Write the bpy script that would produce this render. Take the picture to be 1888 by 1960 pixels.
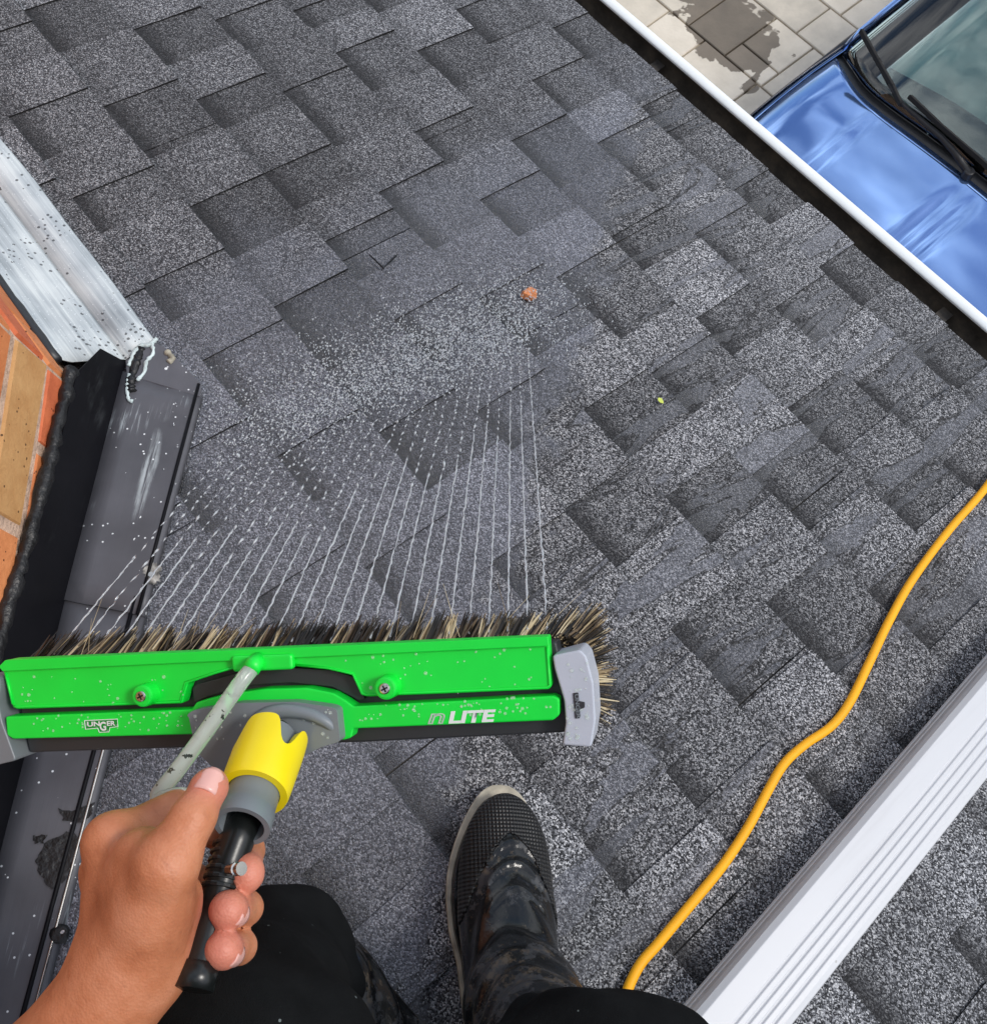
import bpy, bmesh, math, random
import numpy as np
from mathutils import Vector, Matrix
random.seed(7); rng = np.random.default_rng(7)
for o in list(bpy.data.objects): bpy.data.objects.remove(o)
scene = bpy.context.scene
COL = scene.collection

# ------------------------------------------------------------------ camera, sky, sun, exposure
# Roof frame: x along the shingle courses, y down the slope to the gutter, z off the roof.
SLOPE = math.radians(16.0)
ROOF = Matrix.Rotation(-SLOPE, 3, 'X')                    # roof frame -> world
CAM_C = Vector((0.0, -0.205, 1.1716))                     # camera in the roof frame
AXR = Vector((0.626278, 0.764886, 0.150748)); AXD = Vector((0.724308, -0.499355, -0.475418)); AXF = Vector((-0.288364, 0.406932, -0.866748))
FPX = 2290.0 / 2400 * 1888                                # focal length on an 1888 x 1960 picture
CX, CY = 944.0, 979.8
cam = bpy.data.cameras.new('camera'); camo = bpy.data.objects.new('camera', cam); COL.objects.link(camo)
cam.sensor_fit = 'HORIZONTAL'; cam.sensor_width = 36; cam.lens = 36 * 2290.0 / 2400
cam.clip_start = 0.02; cam.clip_end = 500
r_, d_, f_ = ROOF @ AXR, ROOF @ AXD, ROOF @ AXF
camo.matrix_world = Matrix.Translation(ROOF @ CAM_C) @ Matrix((r_, -d_, -f_)).transposed().to_4x4()
scene.camera = camo

SUN_EL, SUN_AZ = math.radians(47), math.radians(40)      # azimuth from +y towards +x
world = bpy.data.worlds.new('World'); scene.world = world; world.use_nodes = True
wn = world.node_tree.nodes; wl = world.node_tree.links; wn.clear()
wout = wn.new('ShaderNodeOutputWorld'); bg = wn.new('ShaderNodeBackground'); bg.inputs['Strength'].default_value = 0.10
sky = wn.new('ShaderNodeTexSky'); sky.sky_type = 'NISHITA'; sky.sun_disc = False
sky.sun_elevation = SUN_EL; sky.sun_rotation = SUN_AZ; sky.air_density = 1.0; sky.dust_density = 1.5
wtc = wn.new('ShaderNodeTexCoord'); wno = wn.new('ShaderNodeTexNoise'); wno.inputs['Scale'].default_value = 2.6
wno.inputs['Detail'].default_value = 7; wno.inputs['Roughness'].default_value = 0.58; wno.inputs['Distortion'].default_value = 0.5
wr = wn.new('ShaderNodeValToRGB'); wr.color_ramp.elements[0].position = 0.42; wr.color_ramp.elements[1].position = 0.57
wno2 = wn.new('ShaderNodeTexNoise'); wno2.inputs['Scale'].default_value = 4.0; wno2.inputs['Detail'].default_value = 5
wr2 = wn.new('ShaderNodeValToRGB'); wr2.color_ramp.elements[0].color = (4.2, 4.6, 5.2, 1); wr2.color_ramp.elements[1].color = (10.5, 10.8, 11.2, 1)
wr2.color_ramp.elements[0].position = 0.35; wr2.color_ramp.elements[1].position = 0.68
wm = wn.new('ShaderNodeMix'); wm.data_type = 'RGBA'
wl.new(wtc.outputs['Generated'], wno.inputs['Vector']); wl.new(wtc.outputs['Generated'], wno2.inputs['Vector'])
wl.new(wno.outputs['Fac'], wr.inputs['Fac']); wl.new(wno2.outputs['Fac'], wr2.inputs['Fac'])
wl.new(wr.outputs['Color'], wm.inputs['Factor']); wl.new(sky.outputs['Color'], wm.inputs['A']); wl.new(wr2.outputs['Color'], wm.inputs['B'])
wl.new(wm.outputs['Result'], bg.inputs['Color']); wl.new(bg.outputs['Background'], wout.inputs['Surface'])
sun = bpy.data.lights.new('sun', 'SUN'); suno = bpy.data.objects.new('sun', sun); COL.objects.link(suno)
sun.energy = 1.3; sun.angle = math.radians(14); sun.color = (1.0, 0.96, 0.9)
sdir = Vector((math.sin(SUN_AZ) * math.cos(SUN_EL), math.cos(SUN_AZ) * math.cos(SUN_EL), math.sin(SUN_EL)))
suno.rotation_euler = sdir.to_track_quat('Z', 'Y').to_euler(); suno.location = (0, 0, 8)
scene.view_settings.view_transform = 'Standard'; scene.view_settings.look = 'None'
scene.view_settings.gamma = 1.0; scene.view_settings.use_curve_mapping = False
scene.view_settings.exposure = 0.58
scene.render.engine = 'CYCLES'

# ------------------------------------------------------------------ helpers
def rw(x, y, z=0.0): return ROOF @ Vector((x, y, z))              # roof frame point -> world
def _ray(px, py): return AXF + AXR * ((px - CX) / FPX) + AXD * ((py - CY) / FPX)
def rfr(px, py, z=0.0):                                            # where a sight line meets height z off the roof (roof frame)
    v = _ray(px, py); return CAM_C + v * ((z - CAM_C.z) / v.z)
def rf(px, py, z=0.0): return ROOF @ rfr(px, py, z)
def pt(px, py, d): return ROOF @ (CAM_C + _ray(px, py) * d)
def wz(px, py, z):
    c = ROOF @ CAM_C; v = ROOF @ _ray(px, py); return c + v * ((z - c.z) / v.z)
UPN = rw(0, 0, 1)
base = {}
def wloc(o):
    v = Vector((0, 0, 0))
    while o is not None: v = v + Vector(o.location); o = o.parent
    return v
def thing(name, label, cat, loc=(0, 0, 0), group=None, kind=None):
    o = bpy.data.objects.new(name, None); COL.objects.link(o); o.location = loc; o.empty_display_size = .05
    tag(o, label, cat, group, kind); return o
def tag(o, label=None, cat=None, group=None, kind=None):
    if label: o['label'] = label
    if cat: o['category'] = cat
    if group: o['group'] = group
    if kind: o['kind'] = kind
    return o
def mk(name, verts, faces, mat, parent=None, smooth=False, origin=None, bevel=0, seg=2):
    org = wloc(parent) if parent is not None else (Vector(origin) if origin is not None else Vector((0, 0, 0)))
    me = bpy.data.meshes.new(name)
    me.from_pydata([tuple(Vector(v) - org) for v in verts], [], faces); me.update()
    return link(name, me, mat, parent, smooth, org if parent is None else None, bevel, seg)
def link(name, me, mat, parent=None, smooth=False, loc=None, bevel=0, seg=2):
    bm = bmesh.new(); bm.from_mesh(me); bmesh.ops.recalc_face_normals(bm, faces=bm.faces); bm.to_mesh(me); bm.free()
    if mat: me.materials.append(mat)
    if smooth: me.polygons.foreach_set('use_smooth', [True] * len(me.polygons))
    o = bpy.data.objects.new(name, me); COL.objects.link(o)
    if parent is not None: o.parent = parent
    elif loc is not None: o.location = loc
    if bevel:
        m = o.modifiers.new('bevel', 'BEVEL'); m.width = bevel; m.segments = seg; m.limit_method = 'ANGLE'; m.angle_limit = math.radians(38)
    return o
class MB:
    def __init__(s): s.v = []; s.f = []
    def add(s, vs, fs):
        n = len(s.v); s.v += [Vector(v) for v in vs]; s.f += [tuple(i + n for i in f) for f in fs]
    def hexa(s, p):   # 8 points, bottom 4 then top 4
        s.add(p, [(3, 2, 1, 0), (4, 5, 6, 7), (0, 1, 5, 4), (1, 2, 6, 5), (2, 3, 7, 6), (3, 0, 4, 7)])
    def box(s, x0, x1, y0, y1, z0, z1, M=None):
        p = [Vector(q) for q in ((x0, y0, z0), (x1, y0, z0), (x1, y1, z0), (x0, y1, z0), (x0, y0, z1), (x1, y0, z1), (x1, y1, z1), (x0, y1, z1))]
        s.hexa([M @ q for q in p] if M else p)
    def prism(s, bot, top):
        n = len(bot); s.add(list(bot) + list(top), [tuple(range(n - 1, -1, -1)), tuple(range(n, 2 * n))] + [(i, (i + 1) % n, n + (i + 1) % n, n + i) for i in range(n)])
    def tube(s, path, rad, n=12, caps=True, sq=None):
        path = [Vector(p) for p in path]; m = len(path)
        rs = rad if isinstance(rad, (list, tuple)) else [rad] * m
        t0 = (path[1] - path[0]).normalized(); a = t0.orthogonal().normalized(); rings = []
        for i in range(m):
            t = (path[min(i + 1, m - 1)] - path[max(i - 1, 0)]).normalized()
            a = (a - t * a.dot(t)).normalized(); b = t.cross(a)
            rings.append([path[i] + (a * math.cos(2 * math.pi * j / n) + b * math.sin(2 * math.pi * j / n)) * rs[i] for j in range(n)])
        vs = [p for r in rings for p in r]
        fs = [(i * n + j, i * n + (j + 1) % n, (i + 1) * n + (j + 1) % n, (i + 1) * n + j) for i in range(m - 1) for j in range(n)]
        if caps: fs += [tuple(range(n - 1, -1, -1)), tuple(range((m - 1) * n, m * n))]
        s.add(vs, fs)
    def octa(s, c, ax, ln, r):
        c = Vector(c); ax = Vector(ax).normalized(); a = ax.orthogonal().normalized(); b = ax.cross(a)
        s.add([c - ax * ln, c + a * r, c + b * r, c - a * r, c - b * r, c + ax * ln], [(0, 2, 1), (0, 3, 2), (0, 4, 3), (0, 1, 4), (5, 1, 2), (5, 2, 3), (5, 3, 4), (5, 4, 1)])
    def grid(s, P):    # 2-D list of points
        m, n = len(P), len(P[0])
        s.add([p for r in P for p in r], [(i * n + j, i * n + j + 1, (i + 1) * n + j + 1, (i + 1) * n + j) for i in range(m - 1) for j in range(n - 1)])
    def make(s, name, mat, parent=None, **k): return mk(name, s.v, s.f, mat, parent, **k)
def spline(pts, n=10):
    P = [Vector(p) for p in pts]; P = [P[0] * 2 - P[1]] + P + [P[-1] * 2 - P[-2]]; out = []
    for i in range(1, len(P) - 2):
        a, b, c, d = P[i - 1:i + 3]
        for k in range(n):
            t = k / n; out.append(0.5 * ((2 * b) + (c - a) * t + (2 * a - 5 * b + 4 * c - d) * t * t + (3 * b - a - 3 * c + d) * t ** 3))
    out.append(P[-2]); return out

# smooth-blended solids -> one continuous mesh (surface nets)
def cone(a, b, ra, rb, k=.008): return ('c', np.array(a, float), np.array(b, float), ra, rb, k)
def ell(c, r, ax=None, k=.008): return ('e', np.array(c, float), np.array(r, float), ax, 0, k)
def sdf_eval(prims, G):
    D = None
    for ty, a, b, p3, p4, k in prims:
        if ty == 'g': d = sdf_eval(a, G)
        elif ty == 'c':
            ab = b - a; L = float(ab @ ab) + 1e-12
            t = np.clip(((G - a) @ ab) / L, 0, 1)
            d = np.sqrt((((G - a) - t[..., None] * ab) ** 2).sum(-1)) - (p3 + (p4 - p3) * t)
        else:
            q = G - a
            if p3 is not None: q = q @ np.array(p3, float).T
            k0 = np.sqrt(((q / b) ** 2).sum(-1)); k1 = np.sqrt(((q / b ** 2) ** 2).sum(-1)) + 1e-9
            d = k0 * (k0 - 1) / k1
        if D is None: D = d
        elif k < 0: 
            kk = -k; h = np.clip(.5 - .5 * (D + d) / kk, 0, 1); D = D * (1 - h) + (-d) * h + kk * h * (1 - h)
        else:
            h = np.clip(.5 + .5 * (d - D) / k, 0, 1); D = d * (1 - h) + D * h - k * h * (1 - h)
    return D
def sdf_mesh(prims, vox, post=None):
    lo = np.array([1e9] * 3); hi = -lo
    flat = [q for pr in prims for q in (pr[1] if pr[0] == 'g' else [pr])]
    for ty, a, b, p3, p4, k in flat:
        if k < 0: continue
        if ty == 'c': lo = np.minimum(lo, np.minimum(a - p3, b - p4)); hi = np.maximum(hi, np.maximum(a + p3, b + p4))
        else: m = float(b.max()); lo = np.minimum(lo, a - m); hi = np.maximum(hi, a + m)
    lo -= 5 * vox; hi += 5 * vox
    n = np.ceil((hi - lo) / vox).astype(int) + 1
    ax = [lo[i] + vox * np.arange(n[i]) for i in range(3)]
    G = np.stack(np.meshgrid(*ax, indexing='ij'), -1)
    st = 5; Dc = sdf_eval(prims, G[::st, ::st, ::st]); D = np.full(tuple(n), 1.0)
    near = np.abs(Dc) < vox * st * 1.9 + .012
    for ax_ in range(3): near = near | np.roll(near, 1, ax_) | np.roll(near, -1, ax_)
    up = lambda a: np.repeat(np.repeat(np.repeat(a, st, 0), st, 1), st, 2)[:n[0], :n[1], :n[2]]
    D = up(Dc).copy(); mk_ = up(near); Gm = G[mk_]; dm = sdf_eval(prims, Gm)
    if post is not None: dm = post(dm, Gm)
    D[mk_] = dm
    ins = D < 0; cellid = -np.ones(tuple(n - 1), int)
    acc = np.zeros(tuple(n - 1) + (3,)); cnt = np.zeros(tuple(n - 1))
    for axis in range(3):
        sl0 = [slice(None)] * 3; sl1 = [slice(None)] * 3; sl0[axis] = slice(0, -1); sl1[axis] = slice(1, None)
        d0, d1 = D[tuple(sl0)], D[tuple(sl1)]; cr = (d0 < 0) != (d1 < 0)
        t = np.where(cr, d0 / np.where(cr, d0 - d1, 1), 0)
        P = G[tuple(sl0)].copy(); P[..., axis] += t * vox
        P *= cr[..., None]; o1, o2 = [i for i in range(3) if i != axis]
        for s1 in (0, 1):
            for s2 in (0, 1):
                sl = [slice(None)] * 3
                sl[o1] = slice(s1, D.shape[o1] - 1 + s1); sl[o2] = slice(s2, D.shape[o2] - 1 + s2)
                acc += P[tuple(sl)]; cnt += cr[tuple(sl)]
    act = cnt > 0; cellid[act] = np.arange(act.sum()); V = acc[act] / cnt[act][:, None]
    F = []
    for axis in range(3):
        o1, o2 = [i for i in range(3) if i != axis]
        sl0 = [slice(1, -1)] * 3; sl1 = [slice(1, -1)] * 3; sl0[axis] = slice(0, -1); sl1[axis] = slice(1, None)
        cr = ins[tuple(sl0)] != ins[tuple(sl1)]
        I = np.argwhere(cr); off = np.array([1, 1, 1]); off[axis] = 0; I = I + off
        def cid(a, b):
            J = I.copy(); J[:, o1] -= a; J[:, o2] -= b; return cellid[J[:, 0], J[:, 1], J[:, 2]]
        q = np.stack([cid(0, 0), cid(1, 0), cid(1, 1), cid(0, 1)], 1); F.append(q)
    F = np.concatenate(F); F = F[(F >= 0).all(1)]
    # light smoothing
    for it in range(2):
        S = np.zeros_like(V); c = np.zeros(len(V))
        for i in range(4):
            a, b = F[:, i], F[:, (i + 1) % 4]
            np.add.at(S, a, V[b]); np.add.at(c, a, 1); np.add.at(S, b, V[a]); np.add.at(c, b, 1)
        V = V * .5 + .5 * S / np.maximum(c, 1)[:, None]
    return V, F
def mk_np(name, V, F, mat, parent):
    org = np.array(wloc(parent)); me = bpy.data.meshes.new(name)
    me.from_pydata((V - org).tolist(), [], F.tolist()); me.update()
    return link(name, me, mat, parent, True)

# ------------------------------------------------------------------ materials
class NT:
    def __init__(s, name):
        s.m = bpy.data.materials.new(name); s.m.use_nodes = True; s.t = s.m.node_tree; s.n = s.t.nodes
        s.b = s.n['Principled BSDF']
    def node(s, ty, **k):
        n = s.n.new(ty)
        for a, v in k.items(): setattr(n, a, v)
        return n
    def ln(s, a, b): s.t.links.new(a, b)
    def val(s, sock, v):
        if hasattr(v, 'is_linked') or isinstance(v, bpy.types.NodeSocket): s.ln(v, sock)
        else: sock.default_value = v
    def math(s, op, a, b=None, c=None, clamp=False):
        n = s.node('ShaderNodeMath', operation=op, use_clamp=clamp); s.val(n.inputs[0], a)
        if b is not None: s.val(n.inputs[1], b)
        if c is not None: s.val(n.inputs[2], c)
        return n.outputs[0]
    def mix(s, f, a, b, blend='MIX'):
        n = s.node('ShaderNodeMix', data_type='RGBA', blend_type=blend); s.val(n.inputs['Factor'], f)
        for k, v in (('A', a), ('B', b)):
            if isinstance(v, (tuple, list)): n.inputs[k].default_value = (*v[:3], 1)
            else: s.ln(v, n.inputs[k])
        return n.outputs['Result']
    def ramp(s, f, els, interp='LINEAR'):
        n = s.node('ShaderNodeValToRGB'); n.color_ramp.interpolation = interp; e = n.color_ramp.elements
        while len(e) < len(els): e.new(0.5)
        for i, (p, c) in enumerate(els):
            e[i].position = p; e[i].color = (*c, 1) if isinstance(c, (tuple, list)) else (c, c, c, 1)
        s.ln(f, n.inputs['Fac']); return n.outputs['Color']
    def pos(s, rot=(0, 0, 0), scale=(1, 1, 1), loc=(0, 0, 0), obj=False):
        g = s.node('ShaderNodeTexCoord').outputs['Object'] if obj else s.node('ShaderNodeNewGeometry').outputs['Position']
        m = s.node('ShaderNodeMapping'); m.inputs['Rotation'].default_value = rot; m.inputs['Scale'].default_value = scale; m.inputs['Location'].default_value = loc
        s.ln(g, m.inputs['Vector']); return m.outputs['Vector']
    def noise(s, vec, scale, detail=3, rough=.5, dist=0):
        n = s.node('ShaderNodeTexNoise'); n.inputs['Scale'].default_value = scale; n.inputs['Detail'].default_value = detail
        n.inputs['Roughness'].default_value = rough; n.inputs['Distortion'].default_value = dist; s.ln(vec, n.inputs['Vector']); return n.outputs['Fac']
    def voro(s, vec, scale, feat='F1'):
        n = s.node('ShaderNodeTexVoronoi', feature=feat); n.inputs['Scale'].default_value = scale; s.ln(vec, n.inputs['Vector']); return n
    def bump(s, h, strength=.3, dist=.001, nrm=None):
        n = s.node('ShaderNodeBump'); s.val(n.inputs['Strength'], strength); n.inputs['Distance'].default_value = dist; s.ln(h, n.inputs['Height'])
        if nrm is not None: s.ln(nrm, n.inputs['Normal'])
        return n.outputs['Normal']
    def set(s, **k):
        for a, v in k.items():
            sock = s.b.inputs[a.replace('_', ' ')]
            if isinstance(v, (tuple, list)): sock.default_value = (*v[:3], 1) if len(sock.default_value) == 4 else v
            elif isinstance(v, (int, float)): sock.default_value = v
            else: s.ln(v, sock)
        return s
def smooth(t, x, a, b):
    n = t.node('ShaderNodeMapRange', interpolation_type='SMOOTHSTEP'); t.val(n.inputs['Value'], x)
    n.inputs['From Min'].default_value = a; n.inputs['From Max'].default_value = b; return n.outputs['Result']
M = {}
def plain(name, col, rough=.5, metal=0, var=.12, nscale=40, bump=0, bdist=.0005, **k):
    t = NT(name); p = t.pos(); n = t.noise(p, nscale, 4)
    c2 = tuple(max(0, c * (1 - var * 2)) for c in col); c1 = tuple(min(1, c * (1 + var)) for c in col)
    t.set(Base_Color=t.ramp(n, [(.3, c2), (.7, c1)]), Roughness=t.math('ADD', t.math('MULTIPLY', t.noise(p, nscale * 3, 3), .2), rough - .1), Metallic=metal, **k)
    if bump: t.set(Normal=t.bump(t.noise(p, nscale * 4, 4), bump, bdist))
    M[name] = t.m; return t

def shingle_material():
    t = NT('granule_shingle')
    p = t.pos(rot=(SLOPE, 0, 0))
    sep = t.node('ShaderNodeSeparateXYZ'); t.ln(p, sep.inputs[0]); X, Y = sep.outputs['X'], sep.outputs['Y']
    v = t.voro(p, 600); vs = t.node('ShaderNodeSeparateColor'); t.ln(v.outputs['Color'], vs.inputs[0])
    g = t.math('ADD', t.math('MULTIPLY', vs.outputs[0], .72), t.math('MULTIPLY', t.noise(p, 1300, 2), .36))
    info = t.node('ShaderNodeObjectInfo').outputs['Random']
    at = t.node('ShaderNodeAttribute', attribute_type='OBJECT', attribute_name='shade').outputs['Fac']
    dry = t.ramp(g, [(.14, (.004, .004, .005)), (.36, (.022, .023, .027)), (.55, (.105, .108, .118)), (.75, (.31, .315, .335)), (.95, (.72, .72, .73))])
    mid = t.ramp(g, [(.14, (.007, .007, .009)), (.38, (.030, .031, .036)), (.59, (.108, .111, .122)), (.79, (.25, .256, .275)), (.96, (.64, .65, .67))])
    wet_sheen = t.ramp(g, [(.12, (.014, .015, .019)), (.42, (.056, .059, .074)), (.68, (.118, .123, .150)), (.95, (.32, .33, .38))])  # soaked granules, with a lighter bluish sheen painted into the colour
    # wet zones
    big = t.noise(p, 5.0, 4, .6); big2 = t.noise(p, 14, 3, .6)
    s0 = t.math('ADD', t.math('MULTIPLY_ADD', Y, .74, X), t.math('MULTIPLY', big2, .30))
    film = t.math('SUBTRACT', 1.0, smooth(t, s0, .07, .11))
    left = smooth(t, t.math('ADD', X, t.math('MULTIPLY', big, .55)), -.80, -.55)
    film = t.math('MULTIPLY', film, left)
    pr = t.pos(rot=(SLOPE, 0, 0)); mp = t.node('ShaderNodeMapping'); mp.inputs['Scale'].default_value = (20, 3.6, 1); mp.inputs['Rotation'].default_value = (0, 0, .12)
    t.ln(p, mp.inputs['Vector']); va = t.node('ShaderNodeVectorMath', operation='ADD'); cx_ = t.node('ShaderNodeCombineXYZ'); t.ln(t.math('MULTIPLY', info, .8), cx_.inputs[0]); t.ln(t.math('MULTIPLY', info, .9), cx_.inputs[2])
    t.ln(mp.outputs['Vector'], va.inputs[0]); t.ln(cx_.outputs[0], va.inputs[1]); runs_n = t.noise(va.outputs[0], 1.0, 5, .6, .8)
    runs_zone = t.math('SUBTRACT', 1.0, film)
    rz2 = smooth(t, s0, .03, .12); rz3 = t.math('MULTIPLY', rz2, t.math('SUBTRACT', 1.0, smooth(t, X, .02, .30))); dry = t.mix(rz2, mid, dry); run = t.math('MULTIPLY', smooth(t, runs_n, .55, .57), rz3)
    edge = t.math('MULTIPLY', t.math('MULTIPLY', smooth(t, runs_n, .530, .552), t.math('SUBTRACT', 1.0, smooth(t, runs_n, .553, .566))), rz3)
    wet = t.math('MAXIMUM', film, run)
    wetd = t.mix(t.math('MULTIPLY', rz2, .30), wet_sheen, (.045, .046, .054)); col = t.mix(t.math('MULTIPLY', wet, t.math('SUBTRACT', .92, t.math('MULTIPLY', rz2, .17))), dry, wetd)
    col = t.mix(t.math('MULTIPLY', edge, .75), col, (.012, .012, .013))
    # every tab has its own blend of granules; recessed laps are printed a darker shade
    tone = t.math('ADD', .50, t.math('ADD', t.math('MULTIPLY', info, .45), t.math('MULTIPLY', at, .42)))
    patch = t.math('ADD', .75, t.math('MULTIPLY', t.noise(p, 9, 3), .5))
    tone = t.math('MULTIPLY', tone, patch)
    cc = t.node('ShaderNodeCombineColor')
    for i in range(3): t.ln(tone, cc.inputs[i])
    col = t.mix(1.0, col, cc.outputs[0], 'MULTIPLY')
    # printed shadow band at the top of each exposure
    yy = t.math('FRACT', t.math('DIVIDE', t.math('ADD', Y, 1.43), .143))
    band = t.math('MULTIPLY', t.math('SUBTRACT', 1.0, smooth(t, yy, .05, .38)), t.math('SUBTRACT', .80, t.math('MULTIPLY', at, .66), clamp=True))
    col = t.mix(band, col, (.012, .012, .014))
    rough = t.math('SUBTRACT', .80, t.math('MULTIPLY', wet, .55))
    h = t.math('ADD', t.math('MULTIPLY', v.outputs['Distance'], -1.0), t.math('MULTIPLY', t.noise(p, 210, 3), 1.5))
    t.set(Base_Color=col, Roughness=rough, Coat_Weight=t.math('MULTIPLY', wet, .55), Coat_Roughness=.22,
          Normal=t.bump(h, t.math('SUBTRACT', .72, t.math('MULTIPLY', wet, .14)), .0024))
    return t.m
M['shingle'] = shingle_material()
plain('cut_edge', (.006, .006, .006), .8, var=.3, nscale=200)
plain('deck', (.05, .045, .04), .8)

def silver_material():
    t = NT('worn_silver'); p = t.pos(rot=(SLOPE, 0, 0)); mp = t.node('ShaderNodeMapping'); mp.inputs['Scale'].default_value = (5, 160, 30)
    t.ln(p, mp.inputs['Vector']); st = t.noise(mp.outputs['Vector'], 1.0, 5, .65); big = t.noise(p, 7, 4)
    c = t.ramp(t.math('ADD', t.math('MULTIPLY', st, .5), t.math('MULTIPLY', big, .55)), [(.34, (.20, .23, .25)), (.50, (.44, .49, .52)), (.64, (.66, .71, .72))])
    v = t.voro(p, 110); sp = t.math('MULTIPLY', t.math('LESS_THAN', v.outputs['Distance'], .26), t.math('GREATER_THAN', t.noise(p, 16, 3), .54))
    c = t.mix(t.math('MULTIPLY', sp, .85), c, (.05, .055, .06))
    v2 = t.voro(p, 190); c = t.mix(t.math('LESS_THAN', v2.outputs['Distance'], .13), c, (.8, .84, .86))
    t.set(Base_Color=c, Metallic=.08, Roughness=t.math('ADD', .40, t.math('MULTIPLY', st, .3)), Normal=t.bump(st, .15, .001)); return t.m
M['silver'] = silver_material()
def blackmetal(name, basec, fleck, streak):
    t = NT(name); ang = math.radians(42); p0 = t.pos(rot=(SLOPE, 0, 0)); mp = t.node('ShaderNodeMapping'); mp.inputs['Rotation'].default_value = (0, 0, ang); t.ln(p0, mp.inputs['Vector']); p = mp.outputs['Vector']
    m2 = t.node('ShaderNodeMapping'); m2.inputs['Scale'].default_value = (9, 170, 20); t.ln(p, m2.inputs['Vector']); st = t.noise(m2.outputs['Vector'], 1.0, 6, .7)
    patch = t.noise(p, 9, 3)
    c = t.ramp(t.noise(p, 12, 4), [(.3, tuple(x * .8 for x in basec)), (.7, tuple(x * 1.25 for x in basec))])
    sm = t.math('MULTIPLY', smooth(t, st, .52, .66), smooth(t, patch, .54, .68)); c = t.mix(t.math('MULTIPLY', sm, streak), c, (.5, .55, .58))
    if fleck:
        sc_c = Matrix.Rotation(ang, 3, 'Z') @ (rfr(283, 905, .016)); sq = t.node('ShaderNodeSeparateXYZ'); t.ln(p, sq.inputs[0])
        ux = t.math('DIVIDE', t.math('SUBTRACT', sq.outputs['X'], sc_c.x), .085); uy = t.math('DIVIDE', t.math('SUBTRACT', sq.outputs['Y'], sc_c.y), .011)
        rr_ = t.math('ADD', t.math('MULTIPLY', ux, ux), t.math('MULTIPLY', uy, uy)); sw = t.math('SUBTRACT', 1.0, smooth(t, t.math('ADD', rr_, t.math('MULTIPLY', t.noise(p, 45, 3), 1.2)), .5, 1.7))
        c = t.mix(t.math('MULTIPLY', sw, smooth(t, st, .40, .60)), c, (.42, .46, .48))
        v = t.voro(p, 85); fl = t.math('MULTIPLY', t.math('LESS_THAN', v.outputs['Distance'], .11), t.math('GREATER_THAN', t.noise(p, 25, 2), .44)); c = t.mix(fl, c, (.75, .78, .8))
        v = t.voro(p, 33); fl = t.math('MULTIPLY', t.math('LESS_THAN', v.outputs['Distance'], .075), t.math('GREATER_THAN', t.noise(p, 20, 2), .5)); c = t.mix(fl, c, (.8, .83, .85))
    t.set(Base_Color=c, Specular_IOR_Level=(.5 if fleck else .15), Roughness=t.math('ADD', .3, t.math('MULTIPLY', patch, .3)), Normal=t.bump(t.math('ADD', st, t.noise(p, 30, 3)), .12, .002)); return t.m
M['black_pan'] = blackmetal('scratched_black_metal', (.088, .088, .100), True, .8)
M['black_up'] = blackmetal('black_upstand', (.006, .006, .008), False, .06)
plain('tar', (.012, .012, .013), .42, var=.4, nscale=30, bump=.7, bdist=.004)
plain('pad', (.40, .39, .36), .6, var=.5, nscale=90, bump=.8, bdist=.002)
plain('caulk', (.62, .72, .72), .5, var=.15, nscale=60, bump=.5, bdist=.002)
def brick_mat(name, c1, c2):
    t = NT(name); p = t.pos(); n = t.noise(p, 26, 5, .65); f = t.noise(p, 220, 3)
    inf = t.node('ShaderNodeObjectInfo').outputs['Random']
    c = t.ramp(t.math('ADD', t.math('MULTIPLY', n, .8), t.math('MULTIPLY', inf, .25)), [(.3, c1), (.75, c2)])
    v = t.voro(p, 130); pit = t.math('MULTIPLY', t.math('LESS_THAN', v.outputs['Distance'], .2), t.math('GREATER_THAN', t.noise(p, 40, 2), .55)); c = t.mix(pit, c, tuple(x * .25 for x in c1))
    t.set(Base_Color=c, Roughness=.75, Normal=t.bump(t.math('ADD', n, t.math('MULTIPLY', f, .5)), .5, .003)); return t.m
M['brick_red'] = brick_mat('brick_red', (.42, .085, .03), (.66, .17, .065))
M['brick_orange'] = brick_mat('brick_orange', (.50, .15, .045), (.72, .27, .10))
M['brick_tan'] = brick_mat('brick_tan', (.44, .21, .07), (.62, .36, .15))
plain('mortar', (.60, .42, .31), .9, var=.2, nscale=60, bump=.8, bdist=.004)
def gutter_in():
    t = NT('dirty_gutter'); p = t.pos(); n = t.noise(p, 20, 5, .7)
    t.set(Base_Color=t.ramp(n, [(.30, (.020, .017, .014)), (.5, (.055, .046, .037)), (.75, (.12, .095, .068))]), Roughness=.55, Normal=t.bump(n, .5, .004)); return t.m
M['gutter_in'] = gutter_in()
def white_mat():
    t = NT('white_painted_metal'); p = t.pos(rot=(SLOPE, 0, 0)); n = t.noise(p, 6, 4); m2 = t.node('ShaderNodeMapping'); m2.inputs['Scale'].default_value = (60, 3, 20); t.ln(p, m2.inputs['Vector'])
    st = t.noise(m2.outputs['Vector'], 1.0, 4); v = t.voro(p, 18); sp = t.math('LESS_THAN', v.outputs['Distance'], .035)
    c = t.mix(t.math('MULTIPLY', smooth(t, st, .55, .75), .25), (.62, .63, .65), (.44, .44, .45)); c = t.mix(t.math('MULTIPLY', sp, .5), c, (.3, .28, .26))
    t.set(Base_Color=c, Roughness=t.math('ADD', .22, t.math('MULTIPLY', n, .15)), Coat_Weight=.2); return t.m
M['white'] = white_mat()
plain('gutter_white', (.86, .90, .90), .35, var=.03, nscale=20)
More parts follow.
